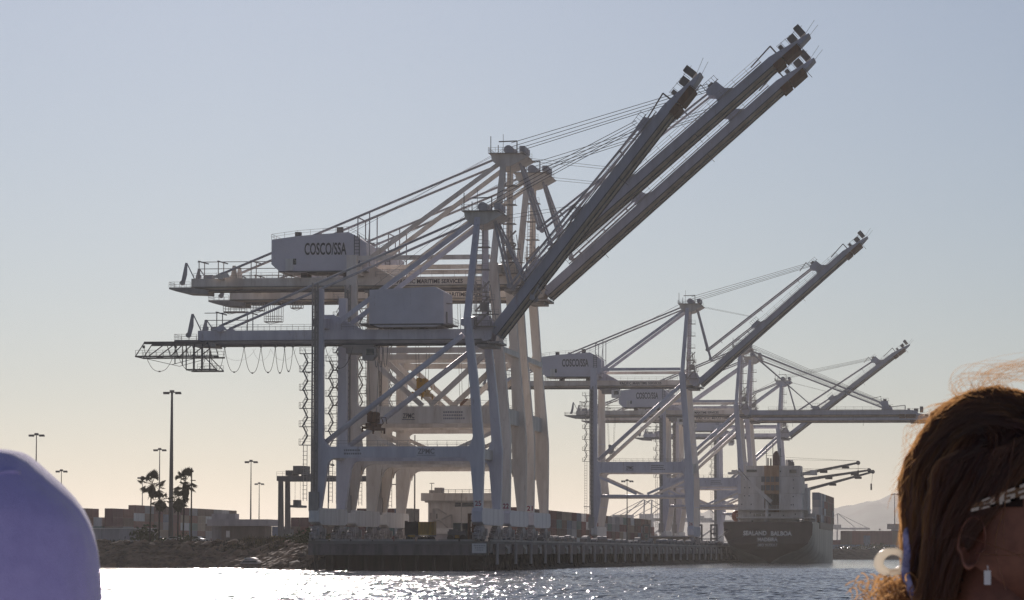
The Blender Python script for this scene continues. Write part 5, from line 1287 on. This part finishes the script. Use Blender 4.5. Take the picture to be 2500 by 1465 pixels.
# --- woman in profile at the right edge
YH = 4.3
def A_(px, py, y=0.0): p = at(px, py, YH); return Vector((p.x, YH+y, p.z))
pw = empty('person', (A_(2450, 1300).x, YH, 2.0), label='woman with long windblown brown hair and patterned sunglasses at the right edge', cat='person')
O = pw.location.copy()
S_ = YH/F_PX      # metres per pixel at the head
def Q(px, py, y=0.0): return A_(px, py, y)-O
V, E_, Rr = skel(1.62)
kx = Q(2470, 1640)
V = [(v[0]*.3+v[1]*1.0+kx.x, -v[0]+v[1]*.3, v[2]) for v in V]
skinned_bm('body', V, E_, Rr, M_SKIN, pw)
skinned_bm('jacket', V[:5]+V[15:19]+V[20:24], [(0,1),(1,2),(2,3),(3,4),(3,5),(5,6),(6,7),(7,8),(3,9),(9,10),(10,11),(11,12)], [(.17,.13),(.15,.12),(.165,.125),(.115,.09),.06,.07,.06,.052,.042,.07,.06,.052,.042], M_TOP, pw)
hx_, hz_ = Q(2438, 1240).x, Q(2438, 1240).z
RX, RY, RZ = 216*S_, .078, 271*S_
cH = Vector((hx_, 0, hz_))
def facef(d):
    s_ = 1.0
    s_ += .15*math.exp(-((d.z+.15)/.10)**2-(d.y/.17)**2)*max(0, d.x)        # nose
    s_ += .05*math.exp(-((d.z+.62)/.12)**2-(d.y/.3)**2)*max(0, d.x)       # chin and lips
    s_ += .03*math.exp(-((d.z+.42)/.05)**2-(d.y/.25)**2)*max(0, d.x)
    s_ -= .05*math.exp(-((d.z-.1)/.09)**2-((abs(d.y)-.4)/.2)**2)*max(0, d.x)   # eye sockets
    if d.z < -.3 and d.x < .2: s_ *= 1-.28*min(1, (-.3-d.z)*1.6)*min(1, (.2-d.x))
    return s_
V_, F_ = ellip(cH+Vector((.012, 0, -.01)), (RX*.93, RY*.97, RZ*.95), 48, 40, facef)
MB().add(V_, F_).build('head', M_SKIN, pw, True)
for s in (-1, 1):
    e = cH+Vector((RX*.84, s*.032, .012)); V_, F_ = ellip(e, (.011, .012, .011), 12, 8); MB().add(V_, F_).build('eye', M_WHITE, pw, True)
loft([[(cH.x-.015+.062*math.cos(a), .056*math.sin(a), cH.z-.06) for a in [2*math.pi*i/20 for i in range(20)]], [(kx.x-.01+.06*math.cos(a), .056*math.sin(a), 1.36) for a in [2*math.pi*i/20 for i in range(20)]]], 'neck', M_SKIN, pw)
# ear facing the camera (near side, y negative)
ep = Q(2373, 1324, 0); ye = -RY*.93
def ear():
    V = []; R0 = []
    rings_ = 9; n = 26
    for k in range(rings_):
        t = k/(rings_-1)
        for i in range(n):
            an = 2*math.pi*i/n
            ox = math.cos(an)*(42 - 3*math.sin(an))*S_*.82; oz = math.sin(an)*64*S_
            if math.sin(an) < -.3: ox *= .72
            tilt = .22
            x = (ox*math.cos(tilt)+oz*math.sin(tilt)*.5); z = oz
            f = [1.0, 1.04, 1.0, .9, .78, .62, .45, .25, .02][k]; dpt = [0, -.012, -.02, -.021, -.014, -.011, -.006, -.002, .0][k]
            if math.cos(an) > .5 and k > 2: dpt *= .6
            V.append((ep.x+x*f, ye+dpt+(.003*math.sin(3*an) if 3 < k < 7 else 0), ep.z+z*f))
    F = [(k*n+i, (k+1)*n+i, (k+1)*n+(i+1) % n, k*n+(i+1) % n) for k in range(rings_-1) for i in range(n)]
    MB().add(V, F).build('ear', M_SKIN, pw, True)
ear()
# earring
er = Q(2411, 1408)
MB().beam((er.x, ye-.02, er.z+.008), (er.x, ye-.02, er.z-.009), .004, .008).tube([(er.x, ye-.02, er.z+.014), (er.x+.001, ye-.018, er.z+.008)], .0007, 5).build('earring', solid('silver', (.75, .72, .7), .25, .5), pw)
# sunglasses: brown temple arm with a cream key pattern, frame and lens in front of the eye
M_TORT = solid('brown_acetate', (0.16, 0.07, 0.02), .3, .5); M_CRM = solid('cream_inlay', (0.55, 0.47, 0.38), .4, .4)
gl = MB(); t0, t1 = Q(2372, 1243), Q(2560, 1182); yg = -RY*1.13-.006
gl.add([(t0.x, yg, t0.z-.002), (t1.x, yg, t1.z-.007), (t1.x, yg, t1.z+.007), (t0.x, yg, t0.z+.004), (t0.x, yg+.003, t0.z-.002), (t1.x, yg+.003, t1.z-.007), (t1.x, yg+.003, t1.z+.007), (t0.x, yg+.003, t0.z+.004)], [(0, 1, 2, 3), (7, 6, 5, 4), (0, 4, 5, 1), (3, 2, 6, 7)])
gl.tube([(t0.x, yg+.002, t0.z), (t0.x-.012, yg+.008, t0.z-.006), (t0.x-.02, yg+.02, t0.z-.02)], .002, 6)
glo = gl.build('sunglasses', M_TORT, pw)
for s in (-1, 1):
    MB().tube([(cH.x+RX*.97+.012*abs(math.sin(q*math.pi/8)), s*.034+.027*math.cos(q*math.pi/8)*1.0, cH.z+.012+.024*math.sin(q*math.pi/8)) for q in range(17)], .003, 6).build('rim', M_TORT, glo)
km = MB()
for i, f in enumerate((.02, .2, .24, .36, .55, .60, .75)):
    pass
def bar(u0, u1, v0, v1):
    def pt(u, v): x = t0.x+(t1.x-t0.x)*u; zc_ = t0.z+(t1.z-t0.z)*u; hh_ = .003+.004*u; return (x, yg-.0012, zc_+hh_*(v*1.7))
    km.add([pt(u0, v0), pt(u1, v0), pt(u1, v1), pt(u0, v1)], [(0, 1, 2, 3)])
bar(.0, .1, -.9, -.2); bar(.12, .3, -.9, -.55); bar(.24, .3, -.9, .9); bar(.14, .26, .55, .9); bar(.16, .24, -.2, .15)
bar(.36, .42, -.9, .9); bar(.40, .56, -.9, -.5); bar(.50, .56, -.9, .1); bar(.42, .56, .55, .9); bar(.44, .5, -.1, .2)
bar(.62, .74, .5, .9); bar(.70, .76, -.9, .9); bar(.60, .70, -.15, .15); bar(.62, .7, -.9, -.5)
km.build('key_pattern', M_CRM, glo)

# hair: an under-cap and thousands of strands
def hairmat(name, c1, c2, mixf, tr):
    m = bpy.data.materials.new(name); m.use_nodes = True; n = m.node_tree; b = n.nodes['Principled BSDF']; o_ = n.nodes['Material Output']
    b.inputs['Roughness'].default_value = .38; b.inputs['Specular IOR Level'].default_value = .55; b.inputs['Base Color'].default_value = (*c1, 1)
    g = n.nodes.new('ShaderNodeNewGeometry'); cr_ = n.nodes.new('ShaderNodeValToRGB')
    cr_.color_ramp.elements[0].color = (*[q*.5 for q in c1], 1); cr_.color_ramp.elements[1].color = (*[min(1, q*1.7) for q in c1], 1)
    n.links.new(g.outputs['Random Per Island'], cr_.inputs[0]); n.links.new(cr_.outputs[0], b.inputs['Base Color'])
    t = n.nodes.new('ShaderNodeBsdfTranslucent'); t.inputs[0].default_value = (*c2, 1)
    mx = n.nodes.new('ShaderNodeMixShader'); mx.inputs[0].default_value = mixf
    n.links.new(b.outputs[0], mx.inputs[1]); n.links.new(t.outputs[0], mx.inputs[2]); n.links.new(mx.outputs[0], o_.inputs[0])
    return m
M_HAIR = hairmat('brown_hair', (0.038, 0.013, 0.008), (1.0, 0.56, 0.24), .38, 0)
M_HAIRD = solid('hair_cap', (0.02, 0.008, 0.005), .6, .25)
def hairline(d): return 1.0
HR = (RX*1.02, RY*1.10, RZ*1.0)
def capf(d):   # hair hides the skull behind and above the ear; bare face in front
    return 1.0
capm = MB(); V_, F_ = ellip(cH, HR, 48, 40, None)
F2 = []
for f in F_:
    c = sum((Vector(V_[i]) for i in f), Vector())/4-cH; ux, uz = c.x/HR[0], c.z/HR[2]
    # boundary runs from the forehead down in front of the ear
    if ux < .25+.55*max(0, uz) - (.2 if uz < 0 else 0) and not (ux > -.42 and uz < -.02 and abs(c.y) > .02 and ux > -.42): F2.append(f)
capm.add(V_, F2); cap = capm.build('hair', M_HAIRD, pw, True)
rh = random.Random(33)
def surf(u, v, off=1.03):   # u: angle from the front over the top to the back; v: -1 near side .. 1 far side
    th = u; y = v
    k = math.sqrt(max(.02, 1-v*v*.92))
    return cH+Vector((HR[0]*off*math.cos(th)*k, HR[1]*off*y, HR[2]*off*math.sin(th)*k))
def strand(mb, pts, r0, n=3):
    # a flat ribbon, twisted at random: thin enough for the sun to come through
    m_ = len(pts); o = []; tw = rh.uniform(-.9, .9); V2 = Vector((math.cos(tw), math.sin(tw), 0))
    for i, p in enumerate(pts):
        d = (pts[min(i+1, m_-1)]-pts[max(i-1, 0)]).normalized(); sd_ = d.cross(Vector((math.sin(tw)*.8, -1, .2*tw))).normalized()*r0*(1.25-.8*i/m_)
        o += [p-sd_, p+sd_]
    mb.add(o, [(2*i, 2*i+1, 2*i+3, 2*i+2) for i in range(m_-1)])
def smooth_path(P_, k=12):
    out_ = []; m_ = len(P_)
    for s_ in range(k+1):
        t = s_/k*(m_-1); i = min(int(t), m_-2); f = t-i
        p0, p1, p2, p3 = P_[max(i-1, 0)], P_[i], P_[i+1], P_[min(i+2, m_-1)]
        out_.append(.5*((2*p1)+(p2-p0)*f+(2*p0-5*p1+4*p2-p3)*f*f+(3*p1-p0-3*p2+p3)*f**3))
    return out_
locks = MB(); E0 = Q(2235, 1470)
for i in range(9240):
    if i % 42 == 0:   # a new lock: its strands run together
        side_ = rh.random(); cv = -1+rh.random()**.8*1.9 if (i//42) % 3 else rh.uniform(-1, -.1); cu = rh.uniform(.42, 1.9); ce = rh.uniform(.93, 1.12); ct = rh.uniform(-.55, 1)
        co = [Vector((rh.gauss(0, .0032), rh.gauss(0, .004), rh.gauss(0, .0032))) for _ in range(8)]
    v = max(-1, min(.9, cv+rh.gauss(0, .05))); u0 = cu+rh.gauss(0, .07); u1 = math.pi*ce
    ex = E0+Vector((rh.gauss(0, 16)*S_+abs(v)*10*S_, 0, 0)); ex.y = v*.03
    # near side hair sweeps back over the temple towards the nape
    if v < -.35 and side_ < .75:
        s0 = surf(u0, v*.75, 1.0); tx_ = ct+rh.gauss(0, .05)
        mids = Q(2470-150*tx_+rh.gauss(0, 3), 1090+40*tx_+rh.gauss(0, 4)); mids.y = -RY*(1.02+.12*rh.random())
        m2 = Q(2395-120*tx_+rh.gauss(0, 3), 1215+30*tx_+rh.gauss(0, 4)); m2.y = -RY*(1.04+.14*rh.random())
        m3 = Q(2330-70*tx_+rh.gauss(0, 3), 1325+10*tx_); m3.y = -RY*(.95+.15*rh.random())
        e2 = Q(2285-45*tx_+rh.gauss(0, 10), 1480); e2.y = -.05*rh.random()-.015
        P_ = [s0, mids, m2, m3, e2]
    else:
        P_ = [surf(u0+(u1-u0)*t, v*(1-.25*t), rh.uniform(1.0, 1.05)) for t in (0, .3, .6, .85, 1)]
        q = Q(2228+rh.gauss(0, 7), 1380); q.y = v*.045
        P_ += [q, ex]
    w_ = rh.gauss(0, .0012); P_ = [p+co[k]*(1 if k else .3)+Vector((rh.gauss(0, .0008), rh.gauss(0, .001), rh.gauss(0, .0008))) for k, p in enumerate(P_)]
    strand(locks, smooth_path(P_, 14), rh.uniform(.00035, .0007))
locks.build('hair_strands', M_HAIR, cap)
fly = MB()
for i in range(190):   # loose sunlit hairs along the crown and back of the head
    u = rh.uniform(1.1, math.pi*1.02); s0 = surf(u, rh.uniform(-.6, .6), 1.02); n_ = (s0-cH).normalized()
    tdir = Vector((-math.sin(u), 0, math.cos(u))); L = rh.uniform(.015, .06); up_ = rh.uniform(.02, .22)
    P_ = [s0, s0+tdir*L*.4+n_*L*up_*.6, s0+tdir*L*.8+n_*L*up_, s0+tdir*L*1.1+n_*L*up_*rh.uniform(.2, 1.2)+Vector((rh.gauss(0, .004), rh.gauss(0, .006), rh.gauss(0, .004)))]
    strand(fly, smooth_path(P_, 9), rh.uniform(.0002, .00035))
for i in range(55):   # long windblown strands rising to the upper right
    x_ = rh.uniform(2315, 2440); s0 = Q(x_+rh.uniform(20, 60), rh.uniform(975, 995)); s0.y = rh.uniform(-.04, .03)
    m1 = Q(x_, 962-rh.random()**1.5*50); m1.y = s0.y+rh.gauss(0, .01)
    m2 = Q(x_+rh.uniform(30, 90), 930-rh.random()*50); m2.y = s0.y+rh.gauss(0, .02)
    e = Q(2560, 960-rh.random()**.8*115); e.y = s0.y+rh.gauss(0, .03)
    strand(fly, smooth_path([s0, m1, m2, e], 16), rh.uniform(.00014, .00026))
for i in range(45):
    s0 = Q(rh.uniform(2225, 2265), rh.uniform(1010, 1300)); q = s0+Vector((-rh.uniform(.002, .014), rh.gauss(0, .01), rh.uniform(-.03, .01))); e = s0+Vector((-rh.uniform(-.002, .02), rh.gauss(0, .01), -rh.uniform(.03, .07)))
    strand(fly, smooth_path([s0, q, e], 8), .00022)
for a_, b_, c_ in (((2452, 1245), (2430, 1330), (2455, 1440)), ((2560, 1330), (2480, 1355), (2380, 1350)), ((2560, 1395), (2470, 1350), (2330, 1300)), ((2475, 1080), (2452, 1240), (2450, 1330))):
    P_ = [Q(*q, -RY-.02) for q in (a_, b_, c_)]; strand(fly, smooth_path(P_, 12), .0008)
fly.build('loose_hairs', M_HAIR, cap)
# curly ends below the clasp
cur = MB()
for i in range(420):
    c = Q(rh.gauss(2200, 42), rh.uniform(1405, 1500)); c.y = rh.gauss(0, .03); r_ = rh.uniform(.004, .011); ph = rh.random()*6.28; ax1 = Vector((rh.gauss(0, 1), rh.gauss(0, 1), rh.gauss(0, 1))).normalized(); ax2 = ax1.orthogonal().normalized()
    strand(cur, [c+(ax1*math.cos(ph+t*.7)+ax2*math.sin(ph+t*.7))*r_+Vector((0, 0, -.0012*t)) for t in range(11)], rh.uniform(.0004, .0008))
cur.build('curly_ends', M_HAIR, cap)
# white oval clasp, seen against the water, and the blue white scarf threaded through it
M_CLASP = solid('cream_clasp', (.9, .86, .78), .35, .5)
_t = M_CLASP.node_tree.nodes.new('ShaderNodeBsdfTranslucent'); _t.inputs[0].default_value = (.98, .93, .82, 1); _x = M_CLASP.node_tree.nodes.new('ShaderNodeMixShader'); _x.inputs[0].default_value = .6
M_CLASP.node_tree.links.new(M_CLASP.node_tree.nodes['Principled BSDF'].outputs[0], _x.inputs[1]); M_CLASP.node_tree.links.new(_t.outputs[0], _x.inputs[2]); M_CLASP.node_tree.links.new(_x.outputs[0], M_CLASP.node_tree.nodes['Material Output'].inputs[0])
cc = Q(2175, 1372, -.02); V_ = []; n1, n2 = 40, 12
for i in range(n1):
    an = 2*math.pi*i/n1; ox, oz = math.cos(an)*(31+3*math.cos(an))*S_, math.sin(an)*25*S_*(1+.12*math.cos(an))+math.cos(an)*2*S_
    nx, nz = math.cos(an), math.sin(an); tr_ = (8.5+3.5*max(0, -math.cos(an)))*S_
    for j in range(n2):
        b_ = 2*math.pi*j/n2; V_.append((cc.x+ox+nx*tr_*math.cos(b_), cc.y+6*S_*math.sin(b_)+.3*ox, cc.z+oz+nz*tr_*math.cos(b_)))
MB().add(V_, [(i*n2+j, ((i+1) % n1)*n2+j, ((i+1) % n1)*n2+(j+1) % n2, i*n2+(j+1) % n2) for i in range(n1) for j in range(n2)]).build('hair_clasp', M_CLASP, pw, True)
M_SCARF = mat('blue_white_scarf', (0.42, 0.42, 0.62), .8, streak=False, scale=90, second=(.06, .07, .25))
sc_m = MB(); V_ = []
for k, (px, py, w_) in enumerate(((2216, 1285, 5), (2212, 1310, 8), (2218, 1340, 9), (2216, 1370, 10), (2210, 1398, 12), (2222, 1430, 12), (2240, 1475, 9))):
    for s in (-1, 1): q = Q(px+s*w_, py, -.045+.006*math.sin(k*2+s)); V_.append(q)
sc_m.add(V_, [(2*k, 2*k+1, 2*k+3, 2*k+2) for k in range(6)]); so_m = sc_m.build('scarf', M_SCARF, pw, True)
sm_ = so_m.modifiers.new('thick', 'SOLIDIFY'); sm_.thickness = .002
sb_ = so_m.modifiers.new('sub', 'SUBSURF'); sb_.levels = 2; sb_.render_levels = 2

# ================================================================ HAZE
HAZE_D = 0.00005
hb_ = MB().box(-6000, 3500, -60, 9500, -4, 114)
hm = bpy.data.materials.new('haze'); hm.use_nodes = True; n = hm.node_tree; n.nodes.clear()
pv = n.nodes.new('ShaderNodeVolumePrincipled'); pv.inputs['Color'].default_value = (0.95, 0.93, 0.90, 1); pv.inputs['Density'].default_value = HAZE_D; pv.inputs['Anisotropy'].default_value = .40
oo = n.nodes.new('ShaderNodeOutputMaterial'); n.links.new(pv.outputs[0], oo.inputs['Volume'])
tag(hb_.build('haze', hm), kind='stuff')
